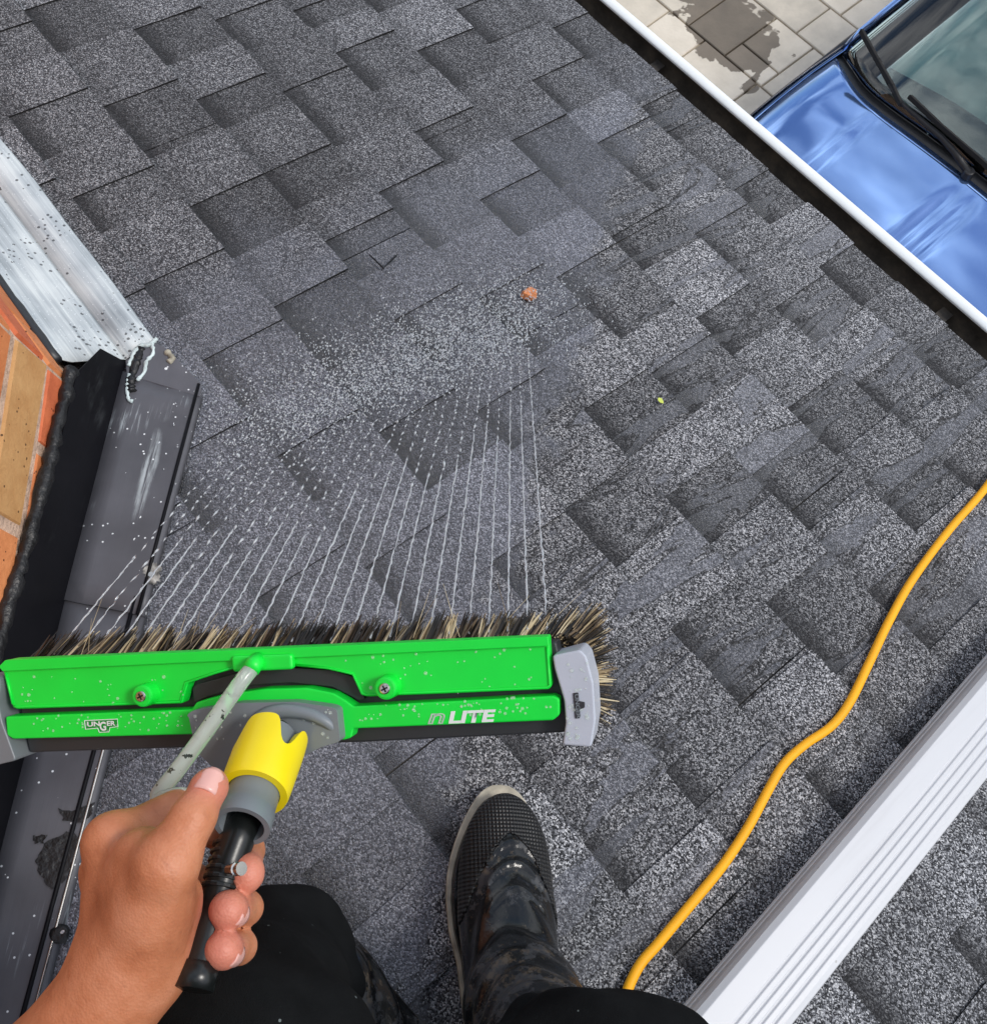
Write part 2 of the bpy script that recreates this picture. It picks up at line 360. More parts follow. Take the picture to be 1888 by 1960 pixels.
def paver_mat():
    t = NT('concrete_paver'); p = t.pos(); n = t.noise(p, 7, 5, .6); f = t.noise(p, 60, 4); inf = t.node('ShaderNodeObjectInfo').outputs['Random']
    c = t.ramp(t.math('ADD', t.math('MULTIPLY', n, .7), t.math('MULTIPLY', inf, .35)), [(.3, (.50, .45, .37)), (.55, (.66, .59, .48)), (.8, (.78, .70, .58))])
    w = t.noise(p, 2.3, 5, .55, .4); sepp = t.node('ShaderNodeSeparateXYZ'); t.ln(p, sepp.inputs[0])
    # a splash of rinse water has soaked the paving below the gutter
    dx = t.math('DIVIDE', t.math('ADD', sepp.outputs['X'], 2.62), .40); dy = t.math('DIVIDE', t.math('SUBTRACT', sepp.outputs['Y'], 3.53), .30)
    rad = t.math('ADD', t.math('MULTIPLY', dx, dx), t.math('MULTIPLY', dy, dy))
    wet = t.math('SUBTRACT', 1.0, smooth(t, t.math('SUBTRACT', rad, t.math('MULTIPLY', t.math('SUBTRACT', w, .5), 4.5)), .62, .68))
    wc = t.mix(1.0, c, (.30, .275, .25), 'MULTIPLY'); c = t.mix(wet, c, wc)
    t.set(Base_Color=c, Roughness=t.math('SUBTRACT', .85, t.math('MULTIPLY', wet, .35)), Normal=t.bump(t.math('ADD', f, n), .3, .004)); return t.m
M['paver'] = paver_mat()
plain('joint_sand', (.05, .045, .04), .95, var=.3, nscale=50)
# car
def paint():
    t = NT('blue_metallic_paint'); p = t.pos(); v = t.voro(p, 2500)
    t.set(Base_Color=t.mix(t.math('MULTIPLY', v.outputs['Distance'], .3), (.23, .40, .80), (.30, .50, .90)), Metallic=.88, Roughness=.09, Coat_Weight=1.0, Coat_Roughness=.02); return t.m
M['paint'] = paint()
plain('black_plastic', (.018, .018, .02), .45, var=.15, nscale=60, bump=.2)
plain('navy_reflection', (.008, .010, .022), .35, var=.1)  # near-black navy, the wing's dark reflection put into a colour
plain('frit', (.030, .030, .034), .06, var=.05)
plain('tyre', (.015, .015, .015), .8); plain('rim', (.5, .5, .52), .3, metal=.9); plain('chrome', (.85, .86, .88), .12, metal=1.0, var=.02)
plain('lamp', (.75, .78, .8), .08, var=.03); plain('shade', (.74, .88, .82), .6, var=.15, nscale=5)
gt = NT('windshield_glass'); tr_ = gt.node('ShaderNodeBsdfTransparent'); tr_.inputs[0].default_value = (.90, .99, .965, 1); gl_ = gt.node('ShaderNodeBsdfGlossy'); gl_.inputs['Roughness'].default_value = .0
fr_ = gt.node('ShaderNodeFresnel'); fr_.inputs['IOR'].default_value = 1.9; mx_ = gt.node('ShaderNodeMixShader'); gt.ln(fr_.outputs[0], mx_.inputs[0]); gt.ln(tr_.outputs[0], mx_.inputs[1]); gt.ln(gl_.outputs[0], mx_.inputs[2]); gt.ln(mx_.outputs[0], gt.n['Material Output'].inputs['Surface']); M['glass'] = gt.m
plain('dark_glass', (.012, .015, .016), .04, var=.02)
# tool
def wetplastic(name, c, rough=.32, **k):
    t = NT(name); p = t.pos(); n = t.noise(p, 30, 3)
    t.set(Base_Color=t.ramp(n, [(.3, tuple(x * .92 for x in c)), (.7, c)]), Roughness=t.math('ADD', rough - .06, t.math('MULTIPLY', n, .14)), Normal=t.bump(t.noise(p, 900, 2), .06, .0004), **k); M[name] = t.m
wetplastic('green_plastic', (.006, .80, .055), .36); wetplastic('charcoal_plastic', (.030, .033, .037), .42)
wetplastic('grey_plastic', (.19, .215, .235), .4); wetplastic('light_grey_plastic', (.50, .53, .60), .38); wetplastic('yellow_plastic', (.92, .72, .004), .36)
wetplastic('black_tube', (.008, .010, .010), .28); wetplastic('orange_cable', (1.0, .45, .001), .6); wetplastic('logo_white', (.82, .86, .84), .5)
wetplastic('logo_grey', (.03, .03, .035), .5)
plain('steel', (.62, .60, .56), .22, metal=1.0, var=.1)
ht = NT('clear_hose'); hp = ht.pos(); hs = ht.math('MULTIPLY', ht.math('GREATER_THAN', ht.noise(hp, 260, 3), .64), ht.math('GREATER_THAN', ht.noise(hp, 40, 2), .5))
ht.set(Base_Color=ht.mix(hs, (.80, .88, .80), (.05, .06, .05)), Roughness=.16, Transmission_Weight=.62, IOR=1.35, Specular_IOR_Level=.6); M['hose'] = ht.m
def bristle():
    t = NT('bristles'); a = t.node('ShaderNodeAttribute', attribute_type='GEOMETRY', attribute_name='tone').outputs['Fac']
    t.set(Base_Color=t.ramp(a, [(.0, (.010, .008, .006)), (.5, (.035, .025, .016)), (.66, (.16, .11, .06)), (.85, (.42, .32, .18)), (1.0, (.62, .52, .33))]), Roughness=.45); return t.m
M['bristle'] = bristle()
wt = NT('water'); wt.set(Base_Color=(.93, .97, 1.0), Roughness=.05, Transmission_Weight=.60, IOR=1.33, Specular_IOR_Level=.9); M['water'] = wt.m
wd = NT('water_bead'); wd.set(Base_Color=(.85, .95, .88), Roughness=.08, Alpha=.20, IOR=1.6); M['bead'] = wd.m
# person
def skin():
    t = NT('skin'); p = t.pos(); a = t.node('ShaderNodeAttribute', attribute_type='GEOMETRY', attribute_name='tip').outputs['Fac']
    n = t.noise(p, 28, 4, .6); n2 = t.noise(p, 420, 3)
    c = t.ramp(n, [(.28, (.37, .115, .050)), (.5, (.54, .200, .095)), (.74, (.66, .285, .160))]); c = t.mix(a, c, (.72, .25, .19))
    v = t.voro(p, 38); mole = t.math('LESS_THAN', v.outputs['Distance'], .035); c = t.mix(t.math('MULTIPLY', mole, .7), c, (.16, .05, .03))
    v3 = t.voro(p, 700); mpk = t.node('ShaderNodeMapping'); mpk.inputs['Scale'].default_value = (60, 260, 160); mpk.inputs['Rotation'].default_value = (.4, .3, .9); t.ln(p, mpk.inputs['Vector']); wr_n = t.noise(mpk.outputs['Vector'], 1.0, 4, .6); c = t.mix(t.math('MULTIPLY', smooth(t, wr_n, .56, .72), .22), c, (.26, .07, .03)); t.set(Base_Color=c, Roughness=.52, Subsurface_Weight=.12, Subsurface_Radius=(.008, .003, .0015), Normal=t.bump(t.math('ADD', v3.outputs['Distance'], t.math('ADD', t.math('MULTIPLY', t.noise(p, 60, 4), 1.6), t.math('MULTIPLY', wr_n, -1.5))), .22, .0009)); return t.m
M['skin'] = skin()
plain('nail', (.80, .44, .38), .25, var=.04)
def cloth():
    t = NT('black_cloth'); p = t.pos(); n = t.noise(p, 18, 4); f = t.noise(p, 1400, 2); v = t.voro(p, 55); sp = t.math('LESS_THAN', v.outputs['Distance'], .05)
    c = t.ramp(n, [(.3, (.004, .0045, .005)), (.7, (.011, .012, .013))]); c = t.mix(t.math('MULTIPLY', sp, .7), c, (.25, .3, .3))
    t.set(Base_Color=c, Roughness=1.0, Specular_IOR_Level=.12, Normal=t.bump(t.math('ADD', f, t.math('MULTIPLY', n, 6)), .5, .002)); return t.m
M['cloth'] = cloth()
def rubber(name, mud):
    t = NT(name); p = t.pos(); n = t.noise(p, 34, 6, .7); n2 = t.noise(p, 120, 4, .7); big = t.noise(p, 11, 4)
    g = smooth(t, t.math('ADD', t.math('MULTIPLY', n, .7), t.math('MULTIPLY', big, .35)), .54, .60)
    c = t.mix(t.math('MULTIPLY', g, .55), (.006, .007, .008), (.070, .074, .082))
    if mud: c = t.mix(t.math('MULTIPLY', smooth(t, t.math('ADD', t.math('MULTIPLY', n2, .6), t.math('MULTIPLY', big, .45)), .56, .64), mud), c, (.17, .125, .075))
    t.set(Base_Color=c, Roughness=t.math('ADD', .16, t.math('MULTIPLY', g, .30)), Normal=t.bump(t.math('ADD', n, t.math('MULTIPLY', t.noise(p, 9, 3), 2)), .3, .003)); return t.m
M['rubber'] = rubber('wet_black_rubber', 0); M['rubber_mud'] = rubber('muddy_rubber', .40)
def toecap():
    t = NT('ribbed_rubber'); p = t.pos(obj=True)
    w1 = t.node('ShaderNodeTexWave', wave_type='BANDS', bands_direction='X'); w1.inputs['Scale'].default_value = 70; t.ln(p, w1.inputs['Vector'])
    w2 = t.node('ShaderNodeTexWave', wave_type='BANDS', bands_direction='Y'); w2.inputs['Scale'].default_value = 80; t.ln(p, w2.inputs['Vector'])
    h = t.math('ADD', w1.outputs['Fac'], t.math('MULTIPLY', w2.outputs['Fac'], .6))
    t.set(Base_Color=t.ramp(t.math('MULTIPLY', h, .62), [(.15, (.004, .004, .004)), (.9, (.032, .033, .034))]), Roughness=.42, Normal=t.bump(h, .9, .0016)); return t.m
M['toecap'] = toecap()
plain('sole', (.50, .46, .36), .6, var=.25, nscale=40, bump=.3, bdist=.002)
plain('chip', (.80, .30, .12), .8, var=.25, nscale=120, bump=.8, bdist=.003)
plain('leaf', (.62, .72, .12), .5)

# ------------------------------------------------------------------ ground and paving
ZG = -3.0
gm = MB(); gm.box(-120, 120, -120, 120, ZG - .4, ZG - .045)
tag(gm.make('ground', M['joint_sand']), kind='structure')
pv = thing('driveway_paving', None, None, (0, 0, ZG), kind='structure')
def paver(x0, x1, y0, y1):
    g = .0055; x0 += g; x1 -= g; y0 += g; y1 -= g; c = Vector(((x0 + x1) / 2, (y0 + y1) / 2, 0)); hx, hy = (x1 - x0) / 2, (y1 - y0) / 2
    k = (round(hx, 3), round(hy, 3))
    if k not in pm_cache:
        b = MB(); t = .004; b.prism([(-hx, -hy, -.05), (hx, -hy, -.05), (hx, hy, -.05), (-hx, hy, -.05)], [(-hx, -hy, -t), (hx, -hy, -t), (hx, hy, -t), (-hx, hy, -t)])
        me = bpy.data.meshes.new('paver'); V = [(-hx, -hy, -.05), (hx, -hy, -.05), (hx, hy, -.05), (-hx, hy, -.05), (-hx, -hy, -t), (hx, -hy, -t), (hx, hy, -t), (-hx, hy, -t),
             (-hx + t, -hy + t, 0), (hx - t, -hy + t, 0), (hx - t, hy - t, 0), (-hx + t, hy - t, 0)]
        me.from_pydata(V, [], [(0, 1, 5, 4), (1, 2, 6, 5), (2, 3, 7, 6), (3, 0, 4, 7), (4, 5, 9, 8), (5, 6, 10, 9), (6, 7, 11, 10), (7, 4, 8, 11), (8, 9, 10, 11)]); me.materials.append(M['paver']); pm_cache[k] = me
    o = bpy.data.objects.new('paver', pm_cache[k]); COL.objects.link(o); o.parent = pv
    o.location = (c.x, c.y, random.uniform(-.0015, .0015)); o.rotation_euler = (random.uniform(-.002, .002), random.uniform(-.002, .002), random.uniform(-.003, .003))
pm_cache = {}
rows = [(2.385, 2.65), (2.65, 3.045), (3.045, 3.44), (3.44, 3.836), (3.836, 4.10), (4.10, 4.495), (4.495, 4.76), (4.76, 5.155), (5.155, 5.42), (5.42, 5.815)]
fixed = {2: [-2.96, -2.672, -2.265], 3: [-3.21, -2.812, -2.521], 4: [-2.85, -2.373, -2.09]}
rr = random.Random(3)
for i, (y0, y1) in enumerate(rows):
    xs = list(fixed.get(i, [-2.7])); x = xs[0]
    while x > -4.6: x -= rr.choice([.285, .285, .40, .43]); xs.append(x)
    x = max(xs)
    while x < .9: x += rr.choice([.285, .285, .40, .43]); xs.append(x)
    xs = sorted(xs)
    for a, b in zip(xs, xs[1:]):
        if (i == 3 and abs(a + 2.521) < .01) or (i != 3 and y1 - y0 > .4 and rr.random() < .3): paver(a, b, y0, y0 + .132); paver(a, b, y0 + .132, y1)
        else: paver(a, b, y0, y1)

# ------------------------------------------------------------------ house, roof deck, shingles
hw = MB(); hw.box(-2.55, 1.35, -1.3, .75, ZG - .02, -.42); tag(hw.make('house_wall', M['mortar'], origin=(-.6, .75, ZG)), 'plain rendered house wall under the shingled eave', 'wall')
roof = thing('shingle_roof', 'wet charcoal asphalt shingle roof sloping down to the white gutter', 'roof', (0, 0, 0))
EX = .143; YE = 1.250; X0, X1 = -2.45, 1.15
b = MB(); M3 = ROOF.to_4x4()
b.box(X0, X1, -.86, YE - .02, -.03, -.0005, M3); b.make('roof_deck', M['deck'], roof)
b = MB(); b.box(X0, X1, rw(0, YE - .05, 0).y, rw(0, YE - .03, 0).y, rw(0, YE, 0).z - .16, rw(0, YE, 0).z - .012); b.make('fascia_board', M['gutter_white'], roof)
dark = {0: [-.148], 1: [-1.266, -.995, -.712, -.467, -.206, .069], 2: [-1.636, -1.434, -1.22, -1.006, -.835, -.635, -.422, -.19, .03, .174],
        3: [-1.674, -1.386, -1.113, -.866, -.589, -.329, -.14, .03, .338], 4: [-1.543, -1.329, -1.119, -.939, -.746, -.538, -.332, -.105, .15, .396],
        5: [-1.502, -1.276, -.986, -.709, -.448, -.26, -.05, .2], 6: [-1.46, -1.321, -1.076, -.883, -.676, -.44, -.21, .03], 7: [-1.255, -.971, -.695, -.48, -.263, -.06],
        8: [-1.32, -1.081, -.886, -.62, -.42, -.229, -.041], 9: [-1.184, -.918, -.66, -.44, -.215, 0.02]}
sub = [(0, -.552), (2, -.544), (2, -.322), (3, -.983), (3, .089), (3, .206), (4, -.843), (5, -.834), (5, -.565), (6, -.52), (7, .012), (8, -.127)]
rt = random.Random(11)
def slab(y0, y1, xl0, xl1, xr0, xr1, z0a, z1a, z0b, z1b):
    # sloped piece: upslope edge y0 (bottom z0a, top z1a), butt edge y1
    return [rw(xl0, y0, z0a), rw(xr0, y0, z0a), rw(xr1, y1, z0b), rw(xl1, y1, z0b), rw(xl0, y0, z1a), rw(xr0, y0, z1a), rw(xr1, y1, z1b), rw(xl1, y1, z1b)]
for k in range(-5, 10):
    ya, yb = (k - 1) * EX, k * EX; D = sorted(dark.get(k, [rt.uniform(-.5, -.2)]))
    if k == 9: yb = YE
    while D[0] > X0 + .3: D.insert(0, D[0] - rt.uniform(.18, .29))
    while D[-1] < X1 - .02: D.append(D[-1] + rt.uniform(.18, .29))
    D = [d for d in D if X0 < d]; D[-1] = X1
    # the strips (recessed lap shows between the tabs)
    cuts = [X0]; off = (k * .37) % .9
    while cuts[-1] < X1: cuts.append(min(X1, X0 + off + .06 if len(cuts) == 1 and off > .1 else cuts[-1] + .92))
    strips = []
    for a, c in zip(cuts, cuts[1:]):
        if c - a < .02: continue
        m = MB(); m.hexa(slab(ya - .03, yb, a + .0012, a + .0012, c - .0012, c - .0012, .0, .0014, .0002, .0056 + rt.uniform(-.0003, .0003)))
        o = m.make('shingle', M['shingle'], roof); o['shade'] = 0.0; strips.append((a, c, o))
    prev = X0
    for d in D:
        s_ = [v for kk, v in sub if kk == k and prev < v < d]
        u = s_[0] if s_ else prev + (d - prev) * rt.uniform(.40, .56)
        if prev == X0: u = X0
        if d - u > .03:
            sk = [rt.uniform(-.003, .003) for _ in range(4)]; jy = rt.uniform(-.0022, .0016); lift = rt.choice([0, 0, 0, 0, .0012, .0025])
            m = MB(); y0, y1 = ya - .012, yb + jy; n = 5
            # a gently warped tab: grid top, skirt sides
            top = []; 
            for j in range(n + 1):
                ty = j / n; row = []
                for i in range(n + 1):
                    tx = i / n; xl = u + sk[0] + (sk[1] - sk[0]) * ty; xr = d + (sk[3] * ty) * .6
                    w = (.0003 * math.sin(7 * tx + 31 * d + 5 * ty)) + lift * ty * ty * (tx if sk[0] > 0 else 1 - tx)
                    yj = (rt.uniform(-.0009, .0009) if j == n else 0)
                    row.append((xl + (xr - xl) * tx, y0 + (y1 - y0) * ty + yj, .0040 + .0056 * ty + w))
                top.append(row)
            N = n + 1; V = [rw(*p) for r in top for p in r] + [rw(p[0], p[1], p[2] - .0042) for r in top for p in r]; o_ = N * N
            Fc = [(j * N + i, j * N + i + 1, (j + 1) * N + i + 1, (j + 1) * N + i) for j in range(n) for i in range(n)]
            rim = [i for i in range(N)] + [j * N + n for j in range(1, N)] + [n * N + i for i in range(n - 1, -1, -1)] + [j * N for j in range(n - 1, 0, -1)]
            Fc += [(rim[i], rim[(i + 1) % len(rim)], rim[(i + 1) % len(rim)] + o_, rim[i] + o_) for i in range(len(rim))]
            mid = (u + d) / 2; par = next((s for a, c, s in strips if a <= mid <= c), strips[0][2])
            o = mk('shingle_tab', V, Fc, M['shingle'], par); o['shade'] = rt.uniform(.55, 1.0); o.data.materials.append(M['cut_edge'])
            for q_ in range(n * n, len(Fc)): o.data.polygons[q_].material_index = 1
        prev = d
# a torn flap in one shingle
q = [rfr(706, 488, .009), rfr(733, 515, .009), rfr(757, 492, .009)]; m = MB()
a, c, e = [Vector(v) for v in q]; up = Vector((0, 0, 1))
for p0, p1, w in ((a, c, .004), (c, e, .005)):
    dd = (p1 - p0).normalized(); nn = Vector((-dd.y, dd.x, 0)) * w
    m.prism([ROOF @ v for v in (p0, p1 + dd * .002, p1 + nn * .5)], [ROOF @ (v + up * .0035) for v in (p0, p1 + dd * .002, p1 + nn * .5)])
m.make('torn_flap', M['tar'], roof)

# ------------------------------------------------------------------ gutter
E0 = rw(0, YE, 0); gx0, gx1 = X0, X1
gut = thing('eaves_gutter', 'white metal gutter with a blackened dirty trough along the eave', 'gutter', (0, E0.y, E0.z - .12))
def extrude(prof, xs, mat, name, par, smooth=True, jit=0):
    m = MB(); P = [[Vector((x, E0.y + y, E0.z + z + (rt.uniform(-jit, jit) if jit else 0))) for (y, z) in prof] for x in xs]; m.grid(P); return m.make(name, mat, par, smooth=smooth)
xs = [gx0 + (gx1 - gx0) * i / 60 for i in range(61)]
inner = [(-.024, -.014), (-.024, -.10), (-.012, -.128), (.070, -.128), (.086, -.116), (.098, -.08), (.0945, -.064)]
extrude(inner, xs, M['gutter_in'], 'trough', gut, True, .0012)
out = [(.0940, -.065)] + [(.1052 + .0112 * math.cos(a), -.0625 + .0045 * math.sin(a)) for a in [math.pi * (1 - i / 8) for i in range(9)]] + [(.115, -.074), (.110, -.082), (.114, -.096), (.104, -.113), (.086, -.134), (-.026, -.134), (-.026, -.014)]
extrude(out, [gx0, gx1], M['gutter_white'], 'front_lip', gut, True)
for x in (-1.9, -1.05, -.25, .6):
    m = MB(); m.box(x - .012, x + .012, E0.y - .024, E0.y + .094, E0.z - .090, E0.z - .088); m.make('hidden_hanger', M['gutter_in'], gut)

# ------------------------------------------------------------------ brick wall of the bay and its flashings
K1 = rf(131, 722, .105); K2 = rf(6, 1205, .105); BD = Vector((K2.x - K1.x, K2.y - K1.y, 0)).normalized(); AD = Vector((-1, 0, 0))
wall = thing('brick_wall', 'orange and tan brick bay wall rising from the roof flashing', 'wall', (K1.x, K1.y, -.2))
ZB, ZT = -.45, 1.35
inn = .006
def wp(v, z): return Vector((v.x, v.y, z))
NA = Vector((0, 1, 0)); NB = Vector((-BD.y, BD.x, 0));  NB = NB if NB.y > 0 else -NB
kc = wp(K1, 0) - NA * inn - NB * inn * .4
corepoly = [kc, kc + BD * 1.15, kc + BD * 1.15 + Vector((-1.6, -.3, 0)), kc + AD * 1.4 + Vector((0, -.9, 0)), kc + AD * 1.4]
m = MB(); m.prism([wp(v, ZB) for v in corepoly], [wp(v, ZT) for v in corepoly]); m.make('mortar_core', M['mortar'], wall)
bm_cache = {}
def brick(p, dirv, nrm, L, z, mat):
    key = (round(L, 3), mat, random.randrange(3))
    if key not in bm_cache:
        me = bpy.data.meshes.new('brick'); h, dp = .066, .045; j = lambda: random.uniform(-.0018, .0018); c = .003
        V = []; 
        for z_ in (0, h):
            for x_ in (0, L): V.append((x_ + j(), 0 + j() * .5, z_ + j()))
        f = [(x_, .0, z_) for z_ in (0, h) for x_ in (0, L)]
        Vf = [(x + (c if x < L / 2 else -c), .0055 + j(), zz + (c if zz < h / 2 else -c)) for x, y, zz in V]
        Vb = [(x, -dp, zz) for x, y, zz in V]
        A = V + Vf + Vb  # 0..3 edge, 4..7 face, 8..11 back
        me.from_pydata(A, [], [(4, 5, 7, 6), (0, 1, 5, 4), (1, 3, 7, 5), (3, 2, 6, 7), (2, 0, 4, 6), (0, 8, 9, 1), (1, 9, 11, 3), (3, 11, 10, 2), (2, 10, 8, 0)])
        me.materials.append(M[mat]); bb = bmesh.new(); bb.from_mesh(me); bmesh.ops.recalc_face_normals(bb, faces=bb.faces); bb.to_mesh(me); bb.free(); bm_cache[key] = me
    o = bpy.data.objects.new('brick', bm_cache[key]); COL.objects.link(o); o.parent = wall
    R3 = Matrix((dirv, nrm, Vector((0, 0, 1)))).transposed().to_4x4(); o.matrix_local = Matrix.Translation(wp(p, z) - wloc(wall)) @ R3
ZC = K1.z - .028; rb = random.Random(5); mats = ['brick_red', 'brick_orange', 'brick_tan', 'brick_orange', 'brick_red']
for c in range(-3, 17):
    z = ZC + c * .076
    for (d, nn, Lm) in ((BD, NB, 1.15), (AD, NA, 1.4)):
        if c < 0 and d is AD: continue
        x = 0.002; first = True
        while x < Lm - .05:
            L = (.102 if (c % 2 == 0) else .215) if first else .215
            mt = rb.choice(mats)
            if d is BD and c == 0: mt = 'brick_red' if first else 'brick_orange'
            if d is BD and c == 1 and first: mt = 'brick_tan'
            if d is AD and c < 3: mt = 'brick_red' if c % 2 else 'brick_orange'
            L = min(L, Lm - x); brick(kc + d * x - nn * .002, d, nn, L, z, mt); x += L + .011; first = False

def sheet(name, quadgrid, mat, par, th=.0012, nrm=None, smooth=False):
    m = MB(); P = [[Vector(p) for p in r] for r in quadgrid]; m.grid(P); o = m.make(name, mat, par, smooth=smooth)
    s = o.modifiers.new('solid', 'SOLIDIFY'); s.thickness = th; s.offset = 0; return o
sil = thing('silver_apron_flashing', 'weathered silver metal apron flashing along the brick wall above shingles', 'flashing', rw(-1.4, .08, .0))
xs = [X0 + (-.893 - X0) * i / 24 for i in range(25)]
def wob(x, s): return .0022 * math.sin(9 * x + s) + .0012 * math.sin(23 * x + 2 * s)
sheet('roof_leg', [[rw(x, .1085 + wob(x, 0), .0095), rw(x - .002, .106 + wob(x, 0), .0145), rw(x, .080, .0150 + wob(x, 1) * .3), rw(x + .006, .053, .0135)] for x in xs], M['silver'], sil, smooth=True)
sheet('wall_leg', [[rw(x + .006, .0525, .0137), rw(x + .006, .047, .019), rw(x + .004, .012 + wob(x, 2) * .4, .038), rw(x + .003, -.018, .055), rw(x, -.030, .066)] for x in xs], M['silver'], sil, smooth=True)
blk = thing('black_flashing', 'scuffed black metal flashing round the bay spattered with white paint flecks', 'flashing', rw(-.6, -.1, 0))
I0, I1 = Vector((-.883, .051, 0)), Vector((-.569, -.215, 0)); BDr = (I1 - I0).normalized(); IE = I0 + BDr * 1.25
O0 = Vector((-.788, .119, 0)); ODr = (Vector((-.228, -.401, 0)) - O0).normalized(); OE = O0 + ODr * 1.2
def lerp(a, b, t): return a + (b - a) * t
def pan(t0, t1, z, name):
    G = []
    for i in range(13):
        t = t0 + (t1 - t0) * i / 12; a = lerp(I0, IE, t); c = lerp(O0, OE, t)
        G.append([ROOF @ (lerp(a, c, s) + Vector((0, 0, z + .0006 * math.sin(30 * t + 9 * s)))) for s in (0, .25, .5, .75, .92, .96)] + [ROOF @ (c + Vector((0, 0, z - .001))), ROOF @ (c + Vector((.002, .002, z - .007)))])
    return sheet(name, G, M['black_pan'], blk, smooth=True)
pan(.015, .30, .0165, 'pan'); pan(.285, 1.0, .0135, 'pan')
# corner piece folded over at the bend
cp = [(-.883, .051), (-.893, .100), (-.868, .112), (-.841, .1135), (-.790, .1185), (-.772, .105), (-.86, .040)]
m = MB(); m.prism([rw(x, y, .0150) for x, y in cp], [rw(x, y, .0178) for x, y in cp]); m.make('corner_fold', M['black_pan'], blk, bevel=.001)
hm = [ROOF @ (lerp(O0, OE, t) + Vector((-.004, -.004, .0175))) for t in (0, .1, .2, .3)]
m = MB(); m.tube(hm, .0024, 8); m.make('hem', M['black_up'], blk, smooth=True)
hm = [ROOF @ (lerp(O0, OE, t) + Vector((-.010, -.010, .0150))) for t in (.28, .4, .6, 1)]
m = MB(); m.tube(hm, .0026, 8); m.make('hem', M['black_up'], blk, smooth=True)
hm = [ROOF @ (lerp(O0, OE, t) + Vector((-.003, -.003, .0145))) for t in (.28, .4, .6, 1)]
m = MB(); m.tube(hm, .0018, 8); m.make('hem', M['steel'], blk, smooth=True)
# upstand against the bricks
TOP = [rfr(199 / 1.0 * .0 + 192, 667, .075), rfr(147, 712, .105), rfr(112, 860, .108), rfr(70, 1020, .108), rfr(24, 1180, .108), rfr(-60, 1460, .108), rfr(-140, 1760, .108), rfr(-240, 2150, .108)]
G = []
for i, tp in enumerate(TOP):
    tb = max(0.0, (Vector((tp.x, tp.y, 0)) - I0).dot(BDr)) if i else 0
    bt = I0 + BDr * tb + Vector((0, 0, .0135)); G.append([ROOF @ bt, ROOF @ lerp(bt, Vector(tp), .04 if i else .05), ROOF @ lerp(bt, Vector(tp), .5), ROOF @ Vector(tp)])
sheet('upstand', G, M['black_up'], blk)
# rough sealant bead between upstand and brickwork
pts = []; tops = spline([ROOF @ Vector(t) for t in TOP[1:]], 14); m = MB(); ra = []
for i, p in enumerate(tops):
    pts.append(p + Vector((-.006 + rt.uniform(-.0015, .0015), -.004, .001 + rt.uniform(-.002, .002)))); ra.append(.0085 + rt.uniform(-.0018, .0022))
m.tube(pts, ra, 9); m.make('sealant_bead', M['tar'], blk, smooth=True)
pts = spline([rw(-.889, -.036, .071), rw(-1.2, -.036, .071), rw(-1.6, -.036, .071), rw(X0, -.036, .071)], 14); m = MB(); m.tube(pts, [.008 + rt.uniform(-.001, .001) for _ in pts], 8); m.make('sealant_bead', M['charcoal_plastic'], sil, smooth=True)
def bead(px, r, name, mat, par, z=.019):
    m = MB(); p = spline([rf(x, y, z) for x, y in px], 6); m.tube(p, [r * rt.uniform(.6, 1.25) for _ in p], 7); return m.make(name, mat, par, smooth=True)
bead([(300, 648), (285, 660), (268, 662), (255, 680), (246, 700)], .0036, 'caulk_smear', M['caulk'], blk)
bead([(290, 655), (293, 676), (280, 692), (276, 712), (262, 728)], .0030, 'caulk_smear', M['caulk'], blk)
bead([(247, 716), (243, 740), (246, 764), (254, 768)], .0026, 'caulk_smear', M['caulk'], blk)
bead([(270, 668), (262, 690), (256, 712), (250, 735), (252, 752)], .007, 'tar_smear', M['tar'], blk, .016)
bead([(318, 672), (330, 686), (322, 694)], .005, 'debris_clump', M['sole'], blk, .018)
def flake(px, name, z, mat, par, th=.0012):
    m = MB(); out = []
    for i in range(len(px)):
        a, c = px[i], px[(i + 1) % len(px)]
        for s in range(5):
            t = s / 5; out.append((a[0] + (c[0] - a[0]) * t + rt.uniform(-3.5, 3.5), a[1] + (c[1] - a[1]) * t + rt.uniform(-3.5, 3.5)))
    m.prism([rf(x, y, z) for x, y in out], [rf(x, y, z + th) for x, y in out]); return m.make(name, mat, par)
flake([(128, 1590), (160, 1608), (140, 1650), (122, 1690), (100, 1700), (78, 1680), (66, 1645), (84, 1615)], 'tar_patch', .0146, M['tar'], blk)
flake([(180, 1535), (176, 1560), (150, 1575), (122, 1570), (112, 1545), (135, 1552)], 'tar_patch', .0146, M['tar'], blk)
flake([(62, 1598), (92, 1596), (84, 1612), (66, 1612)], 'tar_patch', .0146, M['tar'], blk)
for (px, py, r, mt) in ((208, 1606, .006, 'steel'), (113, 1788, .011, 'tar'), (120, 1784, .0045, 'steel')):
    m = MB(); c = rfr(px, py, .0165); n = 14
    m.prism([ROOF @ (c + Vector((math.cos(2 * math.pi * i / n) * r * rt.uniform(.85, 1.12), math.sin(2 * math.pi * i / n) * r * rt.uniform(.85, 1.12), -.003))) for i in range(n)],
            [ROOF @ (c + Vector((math.cos(2 * math.pi * i / n) * r * .6, math.sin(2 * math.pi * i / n) * r * .75, .0012))) for i in range(n)]); m.make('sealed_screw', M[mt], blk, bevel=.001)
flake([(276, 1082), (294, 1078), (309, 1086), (306, 1108), (295, 1118), (284, 1112), (273, 1098)], 'sealant_pad', .0172, M['pad'], blk, .0010)
m = MB(); c = rfr(289, 1100, .0180); m.tube([ROOF @ c, ROOF @ (c + Vector((0, 0, .0016)))], [.0046, .0036], 12); m.make('screw_head', M['steel'], blk)

